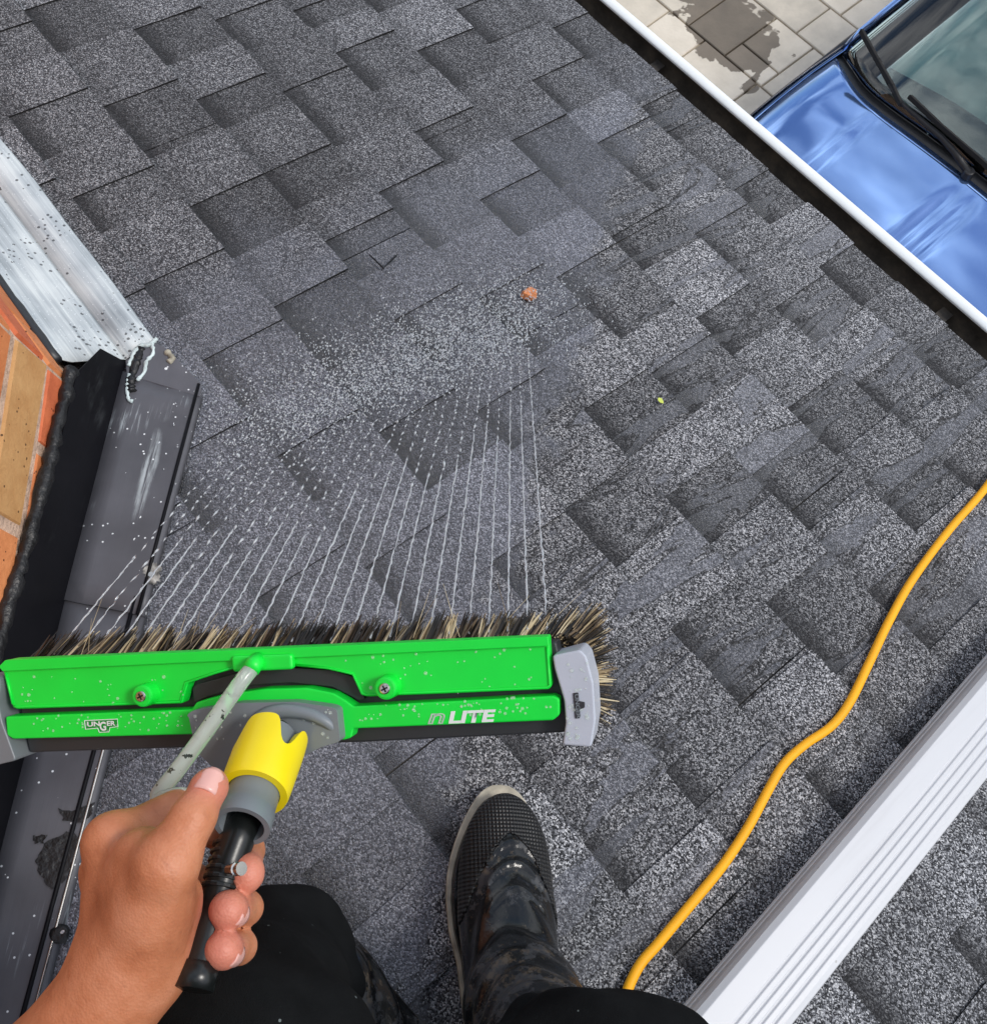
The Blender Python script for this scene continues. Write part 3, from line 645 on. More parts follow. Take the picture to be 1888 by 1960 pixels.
# ------------------------------------------------------------------ downspout, cable, debris
Ld, Hd = .086, .062; a0, a1 = Vector((.252, -.32, 0)), Vector((.190, 1.02, 0)); dv = (a1 - a0).normalized(); sv = Vector((dv.y, -dv.x, 0))
prof = [(0, .002), (.001, Hd * .12), (.003, Hd * .14), (.001, Hd * .2), (.001, Hd * .40), (.0035, Hd * .44), (.001, Hd * .48), (.001, Hd * .74), (.003, Hd * .9), (.009, Hd)]
for g in (.038, .048, .058, .068): prof += [(g - .0022, Hd), (g - .001, Hd - .0022), (g + .001, Hd - .0022), (g + .0022, Hd)]
prof += [(Ld - .010, Hd), (Ld - .003, Hd * .93), (Ld, Hd * .8), (Ld, .006), (Ld - .004, .002)]
m = MB(); m.prism([ROOF @ (a0 + sv * u + Vector((0, 0, .0085 + h))) for u, h in prof], [ROOF @ (a1 + sv * u + Vector((0, 0, .0085 + h))) for u, h in prof])
ds = m.make('downspout', M['white'], origin=rw(.22, .3, 0), bevel=.0008); tag(ds, 'white ribbed metal downspout lying down the slope of the shingles', 'downspout')
cab = [(1960, 820), (1888, 930), (1815, 1015), (1745, 1110), (1700, 1190), (1662, 1270), (1625, 1345), (1590, 1390), (1540, 1425), (1500, 1462), (1468, 1515), (1430, 1585), (1380, 1660), (1310, 1745), (1260, 1805), (1222, 1850), (1195, 1910), (1175, 1990)]
m = MB(); m.tube(spline([rf(x, y, .0135) for x, y in cab], 8), .0060, 12); tag(m.make('power_cable', M['orange_cable'], origin=rf(1500, 1462, .008), smooth=True), 'orange-yellow power cable snaking over the shingles beside the downspout', 'cable')
c = rfr(1013, 562, .012); m = MB(); hull = [(-.013, .012), (.002, .016), (.012, .006), (.011, -.006), (.003, -.013), (-.007, -.015), (-.013, -.004)]
m.prism([ROOF @ (c + Vector((x, y, -.004))) for x, y in hull], [ROOF @ (c + Vector((x * .75 + .001, y * .7, .006 + .003 * math.sin(40 * x)))) for x, y in hull]); tag(m.make('brick_chip', M['chip'], origin=ROOF @ c, bevel=.0012), 'small orange chip of brick lying on the wet shingles', 'brick chip')
c = rfr(1264, 766, .0105); m = MB(); hull = [(-.006, 0), (-.002, .0038), (.004, .002), (.007, -.001), (.002, -.0045), (-.003, -.004)]
m.prism([ROOF @ (c + Vector((x, y, 0))) for x, y in hull], [ROOF @ (c + Vector((x, y, .0006 + .05 * abs(x) * .02))) for x, y in hull]); tag(m.make('leaf', M['leaf'], origin=ROOF @ c), 'tiny yellow-green leaf lying on the shingles', 'leaf')

# ------------------------------------------------------------------ parked car (nose towards the house)
XC, YN = -.80, 1.84
car = thing('parked_car', 'blue metallic car parked nose-in on the paving below the gutter', 'car', (XC, 4.0, ZG))
HW = .915
def cw(t, y, z): return Vector((XC + t, y, ZG + z))
def edge(t):                      # rear edge of the bonnet
    a = abs(t); return 2.925 + (.0 if a < .5 else .12 * ((a - .5) / .33) ** 2.2)
def hood_z(t, y):
    u = (y - YN) / 1.10; a = abs(t)
    z = .70 + .30 * (1 - (1 - min(max(u, 0), 1.1) / 1.1) ** 2.1) - .055 * (a / .86) ** 2 - .10 * max(0, (a - .70) / .22) ** 2.2
    z += .012 / (1 + math.exp(-(a - .50) / .012)) * (1 - .8 * max(0, (a - .55) / .4)) * min(1, max(0, (3.02 - y) / .25))   # sculpted ridge
    z -= .010 * math.exp(-((a - .03) / .030) ** 2) * min(1, max(0, (2.9 - y) / .15))
    return z
def half_w(y): return HW * (1 - .16 * max(0, (2.45 - y) / .53) ** 2)
G = []
ts = [i / 44 for i in range(-44, 45)]
for j in range(37):
    r = []
    for t in ts:
        tt = t * .862; y1 = edge(tt); y = YN + .03 + .12 * (abs(t)) ** 3 + (y1 - YN - .03 - .12 * abs(t) ** 3) * j / 36
        r.append(cw(tt * half_w(y) / HW, y, hood_z(tt, y)))
    G.append(r)
m = MB(); m.grid(G); hood = m.make('bonnet', M['paint'], car, smooth=True); so = hood.modifiers.new('solid', 'SOLIDIFY'); so.thickness = .012; so.offset = -1
def side_top(y):                   # shoulder line height
    return hood_z(.862, min(y, 2.95)) + (.0 if y < 2.95 else .05 * min(1, (y - 2.95) / .8))
for sg in (-1, 1):
    G = []
    for j in range(60):
        y = YN + .12 + (6.15 - YN - .12) * j / 59; w = half_w(y) * (1 - .14 * max(0, (y - 5.5) / .65) ** 2); zt = side_top(y); k = half_w(y) / HW
        inn_ = .866 * k if y < 3.02 else .862 - .035 * min(1, (y - 3.02) / .5)
        G.append([cw(sg * inn_, y, zt - .003), cw(sg * (inn_ + .018), y, zt - .008), cw(sg * (w - .012), y, zt - .045), cw(sg * w, y, zt - .10), cw(sg * (w + .005), y, zt - .22), cw(sg * (w - .012), y, zt - .36), cw(sg * (w + .002), y, zt - .46), cw(sg * (w - .01), y, .30), cw(sg * (w - .05), y, .22)])
    m = MB(); m.grid(G); m.make('body_side', M['paint'], car, smooth=True)
    m = MB(); m.tube([cw(sg * (half_w(y) + .006), y, side_top(y) - .13) for y in (2.3, 3.0, 3.4, 4.0, 4.8, 5.4)], .020, 8); m.make('side_shade_moulding', M['black_plastic'], car, smooth=True)  # black moulding, set high and thick to stand in for the shaded body side
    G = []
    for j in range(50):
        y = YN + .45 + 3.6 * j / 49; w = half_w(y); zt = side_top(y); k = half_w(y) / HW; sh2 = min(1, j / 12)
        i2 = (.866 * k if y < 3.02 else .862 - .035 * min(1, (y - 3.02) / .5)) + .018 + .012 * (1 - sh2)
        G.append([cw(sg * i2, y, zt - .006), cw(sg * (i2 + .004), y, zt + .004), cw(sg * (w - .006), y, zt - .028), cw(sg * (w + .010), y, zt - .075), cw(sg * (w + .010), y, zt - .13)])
    m = MB(); m.grid(G); m.make('wing_reflection', M['navy_reflection'], car, smooth=True)  # strip added to paint the dark reflection along the wing shoulder
    # wheels
    for yw in (2.62, 5.25):
        m = MB(); c = cw(sg * (HW - .09), yw, .325); ax = Vector((sg, 0, 0)); m.tube([c - ax * .10, c - ax * .085, c + ax * .085, c + ax * .10], [.29, .32, .32, .29], 28); wh = m.make('wheel', M['tyre'], car, smooth=True)
        m = MB(); m.tube([c + ax * .095, c + ax * .104], [.21, .20], 24); m.make('rim', M['rim'], wh)
    # headlight, mirror
    m = MB(); P = [cw(sg * .60, YN + .10, .60), cw(sg * .84, YN + .30, .66), cw(sg * .86, YN + .34, .60), cw(sg * .62, YN + .08, .52)]; m.prism([p + Vector((0, .06, 0)) for p in P], [p - Vector((0, .02, 0)) for p in P]); m.make('headlight', M['lamp'], car, bevel=.01)
    V, F = sdf_mesh([ell(cw(sg * 1.02, 3.62, 1.10), (.13, .07, .085), None), cone(cw(sg * .88, 3.60, 1.03), cw(sg * .97, 3.61, 1.07), .03, .03, .03)], .012); mo = mk_np('door_mirror', V, F, M['black_plastic'], car)
    m = MB(); m.tube([cw(sg * (1.02 + .12 * math.cos(a)), 3.575, 1.10 + .078 * math.sin(a)) for a in [2 * math.pi * i / 24 for i in range(25)]], .006, 6); m.make('mirror_trim', M['chrome'], mo, smooth=True)
# nose
m = MB(); G = []
for i in range(-12, 13):
    t = i / 12; yo = YN + .03 + .12 * abs(t) ** 3
    G.append([cw(t * .80, yo + .01, hood_z(.862 * t, yo) - .012), cw(t * .80, yo - .05, .60), cw(t * .81, yo - .09, .48), cw(t * .81, yo - .08, .34), cw(t * .79, yo - .02, .22)])
m.grid(G); m.make('front_bumper', M['paint'], car, smooth=True)
m = MB(); m.box(XC - .42, XC + .42, YN - .075, YN - .03, ZG + .36, ZG + .47); m.make('grille', M['black_plastic'], car, bevel=.01)
# cowl, windscreen
G = []; 
def wsl(t): return edge(t * .855) + .030 + .012 * (1 - t * t)
for i in range(-40, 41):
    t = i / 40; y0 = edge(t * .862); zz = hood_z(t * .862, y0)
    G.append([cw(t * .865, y0 - .012, zz - .022), cw(t * .86, y0 + .012, zz - .012), cw(t * .845, y0 + .028, zz - .014), cw(t * .83, wsl(t) + .03, zz + .004)])
m = MB(); m.grid(G); m.make('cowl_panel', M['black_plastic'], car, smooth=True)
RAKE = math.tan(math.radians(30))
def ws(t, v):                     # v 0 bottom, 1 header
    y0 = wsl(t); w0, w1 = .852, .62; y1 = 3.90 - .10 * t * t
    w = w0 + (w1 - w0) * v; y = y0 + (y1 - y0) * v
    z0 = hood_z(t * .862, edge(t * .862)) + .006; z = z0 + (1.50 - .03 * t * t - z0) * (v ** .96)
    return cw(t * w, y, z + .03 * math.sin(math.pi * v) * (1 - t * t))
m = MB(); m.grid([[ws(t / 30, v / 20) for t in range(-30, 31)] for v in range(21)]); gl = m.make('windscreen', M['glass'], car, smooth=True)
so = gl.modifiers.new('solid', 'SOLIDIFY'); so.thickness = .005; so.offset = -1
# black ceramic border on the inside of the glass
def inset(p): return p + Vector((0, .003, -.009))
def fr(t):                        # lower border height along the glass
    return .135 - .075 * abs(t) ** 3
m = MB(); m.grid([[inset(ws(t / 30, fr(t / 30) * v / 4)) for t in range(-30, 31)] for v in range(5)]); m.make('frit_border', M['frit'], car, smooth=True)
for sg in (-1, 1):
    m = MB(); m.grid([[inset(ws(sg * (.955 + .045 * k / 3) if v > 3 else sg * (.955 - .04 * (3 - v) / 3 + (.045 + .04 * (3 - v) / 3) * k / 3), .045 + .955 * v / 20)) for k in range(4)] for v in range(21)]); m.make('frit_border', M['frit'], car, smooth=True)
    m = MB(); m.tube([cw(sg * .868, edge(.86) + .06, hood_z(.862, 3.05) - .01)] + [ws(sg * 1.0, v / 8) + Vector((sg * .026, 0, -.012)) for v in range(1, 9)], .016, 8); m.make('pillar', M['paint'], car, smooth=True)
m = MB(); m.grid([[ws(t / 12 * .955, .055 + .945 * v / 12) + Vector((0, .02, -.035)) for t in range(-12, 13)] for v in range(13)]); m.make('sunshade', M['shade'], car, smooth=True)
m = MB(); m.box(XC - .78, XC + .78, 3.35, 3.75, ZG + .70, ZG + .92); m.make('dashboard', M['black_plastic'], car, bevel=.03)
# cabin
m = MB(); G = []
for j in range(15):
    y = 3.89 + 1.43 * j / 14; 
    G.append([cw(t / 10 * (.60 + .03 * math.sin(math.pi * j / 14)), y - .10 * (t / 10) ** 2 * (1 - j / 14), 1.50 + .05 * math.sin(math.pi * j / 14) - .03 * (t / 10) ** 2 - .0 * j) for t in range(-10, 11)])
m.grid(G); m.make('car_roof', M['paint'], car, smooth=True)
for sg in (-1, 1):
    m = MB(); m.grid([[cw(sg * (.62 + (.83 - .62) * k / 4), 3.55 + .5 * (1 - k / 4) + (5.75 - .45 * (1 - k / 4) - 3.55 - .5 * (1 - k / 4)) * j / 12, 1.47 + (side_top(4.5) - 1.48) * k / 4) for k in range(5)] for j in range(13)]); m.make('side_window', M['dark_glass'], car, smooth=True)
m = MB(); m.grid([[cw(t / 6 * (.60 + .12 * k / 4), 5.32 + .55 * k / 4, 1.50 - .42 * k / 4) for t in range(-6, 7)] for k in range(5)]); m.make('rear_window', M['dark_glass'], car, smooth=True)
m = MB(); m.grid([[cw(t / 6 * (.80 - .05 * max(0, k - 1)), [5.80, 6.05, 6.18, 6.16, 6.08][k], [side_top(5) + .02, side_top(5), .80, .50, .25][k]) for t in range(-6, 7)] for k in range(5)]); m.make('tail', M['paint'], car, smooth=True)
m = MB(); m.box(XC - .8, XC + .8, 2.2, 6.0, ZG + .18, ZG + .30); m.make('floor_pan', M['black_plastic'], car)
# wipers
def wpos(px, py, lift):                # lies just off the lower windscreen
    c = ROOF @ CAM_C; v = ROOF @ _ray(px, py); s_ = ((-3.652 + (lift + 1.92) * .6) - (c.z - .577 * c.y)) / (v.z - .577 * v.y); return c + v * s_
def wiper(arm, blade, zs):
    w0 = wpos(*arm[0]); 
    m = MB(); m.tube([wpos(*p) for p in arm], [.016, .013, .012, .007, .005], 8); w = m.make('wiper', M['black_plastic'], car, smooth=True)
    m = MB(); m.tube([w0 - Vector((0, 0, .02)), w0 + Vector((0, 0, .012))], [.024, .020], 14); m.make('wiper_pivot', M['black_plastic'], w, bevel=.004)
    b = [wpos(*p) for p in blade]; m = MB()
    for q0, q1 in zip(b, b[1:]): m.hexa([q0 + Vector((-.008, -.006, -.012)), q1 + Vector((-.008, -.006, -.012)), q1 + Vector((.008, .006, -.012)), q0 + Vector((.008, .006, -.012)), q0 + Vector((-.005, -.004, .010)), q1 + Vector((-.005, -.004, .010)), q1 + Vector((.005, .004, .010)), q0 + Vector((.005, .004, .010))])
    m.make('wiper_blade', M['tyre'], w, bevel=.002)
wiper([(1853, 330, -1.955), (1825, 290, -1.945), (1800, 262, -1.94), (1728, 200, -1.925), (1700, 160, -1.92)], [(1648, 58, -1.885), (1680, 116, -1.905), (1708, 165, -1.915), (1724, 200, -1.925)], 0)
wiper([(2150, 560, -1.955), (2080, 480, -1.945), (2020, 420, -1.94), (1930, 345, -1.925), (1890, 318, -1.92)], [(1741, 184, -1.895), (1800, 240, -1.905), (1870, 300, -1.91), (1960, 380, -1.915)], 0)

# ------------------------------------------------------------------ water-fed brush
BL, BR = .640, .560                       # distance of its two ends
bA, bB = pt(20, 1360, BL), pt(1130, 1318, BR); Nb = (bB - bA).cross(ROOF @ AXD).normalized()
if Nb.dot((ROOF @ CAM_C) - bA) < 0: Nb = -Nb
def bp(px, py, w=0.0):
    c = ROOF @ CAM_C; v = ROOF @ _ray(px, py); return c + v * ((bA - c).dot(Nb) / v.dot(Nb)) + Nb * w
def bd(px): return (bp(px, 1330) - ROOF @ CAM_C).dot(ROOF @ AXF)
Ub = (bp(1000, 1330) - bp(100, 1368)).normalized(); Vb = Nb.cross(Ub)
brush = thing('wash_brush', 'green and charcoal water-fed wash brush with yellow collar held over the roof', 'brush', bp(560, 1330, -.02))
def plate(poly, w0, w1, name, mat, par, bevel=.0015, seg=2):
    m = MB(); m.prism([bp(x, y, w0) for x, y in poly], [bp(x, y, w1) for x, y in poly]); return m.make(name, mat, par, bevel=bevel, seg=seg)
def rnd(poly, r=6, n=3):                 # round the corners of a polygon
    out = []
    for i in range(len(poly)):
        a, b_, c_ = [Vector((*poly[(i + k) % len(poly)], 0)) for k in (-1, 0, 1)]
        ra = min(r, (a - b_).length * .45, (c_ - b_).length * .45); p0 = b_ + (a - b_).normalized() * ra; p1 = b_ + (c_ - b_).normalized() * ra
        for k in range(n + 1):
            t = k / n; q = p0 * (1 - t) ** 2 + b_ * 2 * t * (1 - t) + p1 * t * t; out.append((q.x, q.y))
    return out
plate(rnd([(30, 1272), (1064, 1228), (1080, 1300), (1092, 1400), (1072, 1403), (700, 1421), (55, 1441), (40, 1370)], 5), -.020, -.0005, 'brush_block', M['charcoal_plastic'], brush, .002)
plate(rnd([(374, 1316), (380, 1308), (470, 1283), (560, 1276), (640, 1281), (682, 1294), (702, 1336), (690, 1338), (672, 1328), (640, 1312), (560, 1304), (470, 1310), (400, 1332), (378, 1342)], 4), -.001, .004, 'arch_trim', M['charcoal_plastic'], brush, .001)
ur = rnd([(22, 1271), (35, 1258), (1054, 1213), (1060, 1307), (1054, 1314), (712, 1328), (700, 1325), (684, 1288), (640, 1277), (577, 1271), (467, 1274), (425, 1286), (374, 1303), (363, 1341), (50, 1352), (42, 1346)], 4)
rail = plate(ur, 0, .0095, 'upper_rail', M['green_plastic'], brush, .0018, 3)
plate(rnd([(23, 1270), (35, 1258), (1054, 1213), (1056, 1231), (30, 1279)], 2), .0094, .0128, 'rail_ridge', M['green_plastic'], rail, .0012)
def rim(path, r=.0009, w=.0097):
    m = MB(); m.tube([bp(x, y, w) for x, y in path], r, 6); m.make('rail_rim', M['green_plastic'], rail, smooth=True)
rim([(46, 1346), (52, 1348), (360, 1337), (370, 1301), (425, 1283), (465, 1271)]); rim([(579, 1268), (640, 1274), (686, 1285), (703, 1322), (712, 1324), (1052, 1310), (1056, 1305), (1051, 1234)]); rim([(30, 1283), (44, 1342)])
for (x, y) in ((302, 1322), (755, 1307)):
    c = bp(x, y); n = 28; m = MB(); ring = lambda r, w: [c + Nb * w + (Ub * math.cos(2 * math.pi * i / n) + Vb * math.sin(2 * math.pi * i / n)) * r for i in range(n)]
    m.prism(ring(.0078, 0), ring(.0070, .019)); bo = m.make('screw_boss', M['green_plastic'], brush, bevel=.0015)
    m = MB(); m.prism(ring(.0036, .0185), ring(.0034, .0205)); sc = m.make('screw', M['steel'], bo, bevel=.0008)
    for a in (.4, .4 + math.pi / 2):
        e = (Ub * math.cos(a) + Vb * math.sin(a)); g = (Ub * -math.sin(a) + Vb * math.cos(a)); m = MB()
        m.hexa([c + e * (s1 * .0022) + g * (s2 * .0005) + Nb * w for w in (.0200, .02075) for s1, s2 in ((-1, -1), (1, -1), (1, 1), (-1, 1))]); m.make('screw_slot', M['black_tube'], sc)
bos = plate(rnd([(463, 1249), (577, 1245), (579, 1274), (466, 1279)], 7), .0094, .0155, 'hose_boss', M['green_plastic'], brush, .002, 3)
m = MB(); m.tube([bp(512, 1258, .012), bp(511, 1264, .019), bp(508, 1272, .021)], .0056, 16); m.make('hose_spigot', M['green_plastic'], bos, smooth=True)
lr = rnd([(33, 1365), (384, 1351), (392, 1338), (440, 1324), (520, 1312), (600, 1310), (650, 1320), (674, 1334), (688, 1345), (1064, 1325), (1075, 1331), (1075, 1361), (1063, 1371), (688, 1387), (684, 1404), (672, 1408), (400, 1412), (388, 1398), (47, 1407), (36, 1400)], 4)
low = plate(lr, 0, .0115, 'lower_rail', M['green_plastic'], brush, .0022, 3)
capR = rnd([(1062, 1249), (1114, 1238), (1126, 1251), (1139, 1301), (1143, 1371), (1135, 1421), (1081, 1417), (1087, 1374), (1084, 1334), (1066, 1274)], 6)
cr_ = plate(capR, -.022, .012, 'end_cap', M['light_grey_plastic'], brush, .003, 3)
plate(rnd([(-42, 1300), (0, 1286), (23, 1291), (24, 1312), (21, 1340), (27, 1374), (43, 1417), (54, 1447), (17, 1456), (-22, 1448), (-46, 1380)], 6), -.022, .012, 'end_cap', M['grey_plastic'], brush, .003, 3)
plate(rnd([(1101, 1319), (1111, 1318), (1112, 1334), (1123, 1336), (1123, 1346), (1113, 1350), (1114, 1366), (1105, 1367)], 1.5), .0118, .0128, 'cap_emblem', M['logo_grey'], cr_, .0004)
plate(rnd([(-5, 1358), (7, 1358), (11, 1403), (-2, 1404)], 1.5), .0118, .0128, 'cap_emblem', M['logo_grey'], brush, .0004)
def text_mesh(txt, p0, p1, height, w, mat, par, name, shear=0.0, bold=.0, up=None, outline=False):
    cu = bpy.data.curves.new(name, 'FONT'); cu.body = txt; cu.shear = shear; cu.offset = bold; cu.extrude = 0.0; cu.size = 1
    if outline: cu.fill_mode = 'NONE'; cu.bevel_depth = .028
    ob = bpy.data.objects.new(name, cu); me = bpy.data.meshes.new_from_object(ob); bpy.data.objects.remove(ob)
    co = np.array([v.co for v in me.vertices]); lo, hi = co.min(0), co.max(0)
    U = (p1 - p0); L = U.length; U = U.normalized(); Vv = Nb.cross(U)
    org = wloc(par)
    for v in me.vertices:
        q = p0 + U * ((v.co.x - lo[0]) / (hi[0] - lo[0]) * L) + Vv * ((v.co.y - lo[1]) / (hi[1] - lo[1]) * height) + Nb * w
        v.co = q - org
    me.materials.append(mat); o = bpy.data.objects.new(name, me); COL.objects.link(o); o.parent = par; return o
px = lambda n, x: n * bd(x) / FPX
text_mesh('LITE', bp(867, 1377), bp(958, 1373), px(23, 900), .0119, M['logo_white'], low, 'lettering', .2, .04)
text_mesh('n', bp(828, 1378), bp(862, 1377), px(20, 850), .0118, M['logo_white'], low, 'lettering', .25, .0, outline=True)
text_mesh('o', bp(961, 1357), bp(966, 1357), px(4, 960), .0118, M['logo_white'], low, 'lettering')
text_mesh('UN', bp(189, 1383), bp(213, 1382), px(9, 200), .0122, M['logo_white'], low, 'lettering', 0, .03)
text_mesh('G', bp(213, 1391), bp(225, 1390.5), px(17, 215), .0122, M['logo_white'], low, 'lettering', 0, .03)
text_mesh('ER', bp(226, 1381.5), bp(242, 1381), px(9, 235), .0122, M['logo_white'], low, 'lettering', 0, .03)
m = MB(); sh = [(183, 1372), (245, 1369), (246, 1383), (231, 1385), (229, 1393), (211, 1394), (208, 1386), (185, 1388), (183, 1372)]
m.tube([bp(x, y, .0118) for x, y in sh], .0003, 5); m.make('emblem_outline', M['logo_white'], low)
pe = rnd([(184, 1373), (244, 1370), (245, 1382), (230, 1384), (228, 1392), (212, 1393), (209, 1385), (186, 1387)], 1); mm = MB(); mm.prism([bp(x, y, .0112) for x, y in pe], [bp(x, y, .01175) for x, y in pe]); wetplastic('emblem_green', (.004, .30, .035), .4); mm.make('emblem_plate', M['emblem_green'], low)
text_mesh('UNGER', bp(1104, 1321), bp(1108, 1366), px(8, 1105), .0132, M['grey_plastic'], cr_, 'lettering', 0, .02)
# bristles
Vv = []; Ff = []; tone = []
def strand(p, d, ln, r, tn):
    a = d.orthogonal().normalized(); b_ = d.cross(a); n0 = len(Vv); bend = Vector((random.gauss(0, .03), random.gauss(0, .03), random.gauss(0, .03)))
    for s, rr_ in ((0, 1), (.5, 1), (1, .45)):
        c = p + d * ln * s + bend * ln * s * s
        for k in range(3): Vv.append(c + (a * math.cos(2.094 * k) + b_ * math.sin(2.094 * k)) * r * rr_); tone.append(tn)
    for lv in (0, 3):
        for k in range(3): Ff.append((n0 + lv + k, n0 + lv + (k + 1) % 3, n0 + lv + 3 + (k + 1) % 3, n0 + lv + 3 + k))
    Ff.append((n0 + 6, n0 + 7, n0 + 8))
upi = -(ROOF @ AXD)                       # towards the top of the picture
for ix in range(150):
    for row, (dy, til) in enumerate(((2, .60), (16, .36), (40, .12), (70, -.05))):
        x = 30 + ix * 7.05 + random.uniform(-2.5, 2.5)
        if row > 0 and ix % 2 and x < 990: continue
        yt = 1272 - (x - 30) * .0425 + dy; p = bp(x, yt + random.uniform(-2, 4), -.016); tn0 = random.choice([.05, .1, .25, .45, .6, .7, .8, .92])
        dirc = (-Nb + upi * (til + random.gauss(0, .08)) + Ub * (random.gauss(.06, .11) + (.0 if x < 880 else .55 * ((x - 880) / 200) ** 1.5))).normalized()
        ln = (.029 if row == 0 else .037) * random.uniform(.8, 1.08)
        for s in range(9 if row < 2 else 6):
            o_ = Ub * random.gauss(0, .0012) + Vb * random.gauss(0, .0016); dd = (dirc + Vector((random.gauss(0, .022), random.gauss(0, .022), random.gauss(0, .022)))).normalized()
            strand(p + o_, dd, ln * random.uniform(.82, 1.07), random.uniform(.00040, .00085), min(1, max(0, tn0 + random.gauss(0, .15))))
for iy in range(34):                      # splayed bristles past the right-hand cap
    y = 1225 + iy * 4.2; p = bp(1085 + random.uniform(-6, 8), y, -.020); dirc = (-Nb * .55 + Ub * random.uniform(.62, 1.0) + upi * (.75 - 1.35 * iy / 33)).normalized(); tn0 = random.choice([.1, .4, .6, .75, .85, .95])
    for s in range(12): strand(p + Ub * random.gauss(0, .002) + Vb * random.gauss(0, .002), (dirc + Vector((random.gauss(0, .06), random.gauss(0, .06), random.gauss(0, .06)))).normalized(), .027 * random.uniform(.7, 1.1), random.uniform(.0004, .0008), min(1, max(0, tn0 + random.gauss(0, .2))))
for k in range(16):                       # stray long hairs
    x = random.uniform(40, 1040); strand(bp(x, 1270 - (x - 30) * .0425, -.016), (-Nb + upi * random.uniform(.5, 1.2) + Ub * random.uniform(-.7, .9)).normalized(), random.uniform(.035, .056), .00022, random.uniform(.7, 1))
br = mk('bristles', Vv, Ff, M['bristle'], brush); br['kind'] = 'stuff'
at = br.data.attributes.new('tone', 'FLOAT', 'POINT'); at.data.foreach_set('value', tone)
# socket, collar, sleeve, pole
hole = [(562 + 21 * math.cos(a), 1389 + 25 * math.sin(a)) for a in [math.pi / 2 - 2 * math.pi * i / 20 for i in range(21)]]
outl = rnd([(388, 1357), (400, 1347), (483, 1333), (590, 1331), (655, 1340), (668, 1345), (674, 1404), (640, 1414), (600, 1434), (565, 1458)], 6) + [(562.5, 1440)]
outl2 = [(561.5, 1440)] + rnd([(530, 1470), (455, 1468), (425, 1440), (400, 1418)], 6)
soc = plate(outl + hole + outl2, .0112, .021, 'socket', M['grey_plastic'], brush, .002, 3)
m = MB(); m.prism([bp(562 + 23 * math.cos(a), 1389 + 27 * math.sin(a), .0105) for a in [2 * math.pi * i / 20 for i in range(20)]], [bp(562 + 23 * math.cos(a), 1389 + 27 * math.sin(a), .0125) for a in [2 * math.pi * i / 20 for i in range(20)]]); m.make('latch_disc', M['emblem_green'], soc)
m = MB(); m.tube(spline([bp(666, 1392, .016), bp(644, 1366, .0205), bp(606, 1350, .0215), bp(562, 1348, .0215), bp(528, 1364, .0225), bp(508, 1402, .026)], 6), [.0030 + .0030 * i / 30 for i in range(31)], 10); m.make('socket_rib', M['grey_plastic'], soc, smooth=True)
S0, S1 = pt(518, 1430, .566), pt(462, 1582, .518); axs = (S1 - S0).normalized(); e1 = (ROOF @ AXR - axs * (ROOF @ AXR).dot(axs)).normalized(); e2 = axs.cross(e1)
if e2.dot(ROOF @ AXF) > 0: e2 = -e2      # e2 faces the camera
def ringpt(t, r, a): return lerp(S0, S1, t) + (e1 * math.cos(a) + e2 * math.sin(a)) * r
n = 48
def lathe(name, prof, mat, par, top=None, n=48, smooth=True):
    m = MB(); G = []
    for j, (t, r) in enumerate(prof):
        G.append([ringpt(t + (top(2 * math.pi * i / n) if (top and j in (0, 1, len(prof) - 1)) else 0), r, 2 * math.pi * i / n) for i in range(n + 1)])
    m.grid(G); o = m.make(name, mat, par, smooth=smooth)
    bb = bmesh.new(); bb.from_mesh(o.data); bmesh.ops.remove_doubles(bb, verts=bb.verts, dist=1e-6); bmesh.ops.recalc_face_normals(bb, faces=bb.faces); bb.to_mesh(o.data); bb.free()
    e = o.modifiers.new('edges', 'EDGE_SPLIT'); e.split_angle = math.radians(40); return o
R1 = .0147
lathe('sleeve', [(-.25, .006), (-.2, R1 * .8), (0, R1 * .92), (.55, R1), (.80, R1 * 1.02), (.82, R1 * 1.08), (1.0, R1 * 1.08), (1.0, R1 * .86), (.75, R1 * .80), (.72, .004)], M['grey_plastic'], brush)
def crown(a):
    a = (a + math.pi) % (2 * math.pi) - math.pi            # a = pi/2 faces the camera
    h = 0
    for c, w in ((1.75, .62), (.15, .42), (-1.6, .5)):
        d = abs(a - c); h = max(h, 1 / (1 + math.exp((d - w) / .07)))
    return -.33 * h
lathe('collar', [(.20, R1 * 1.06), (.18, R1 * 1.40), (.40, R1 * 1.38), (.56, R1 * 1.36), (.60, R1 * 1.32), (.60, R1 * 1.03), (.20, R1 * 1.06)], M['yellow_plastic'], brush, crown, 72)
G0, G1, G2 = pt(476, 1545, .535), pt(428, 1675, .517), pt(372, 1890, .484)
m = MB(); m.tube([G0, lerp(G0, G1, .5), G1, lerp(G1, G2, .2), lerp(G1, G2, .8), G2], [.0100, .0100, .0098, .0084, .0084, .0084], 24); m.make('handle', M['black_tube'], brush, smooth=True)
gdir = (G2 - G1).normalized(); m = MB(); m.tube([lerp(G1, G2, .79), lerp(G1, G2, .795), lerp(G1, G2, 1.02), lerp(G1, G2, 1.025)], [.0086, .0100, .0102, .009], 40); m.make('end_grip', M['black_tube'], brush, smooth=True)
for i in range(6):
    c = lerp(G1, G2, -.28 + .08 * i); m = MB(); m.tube([c - gdir * .0012, c + gdir * .0012], .0106, 18); m.make('ratchet_tooth', M['black_tube'], brush, bevel=.0006)
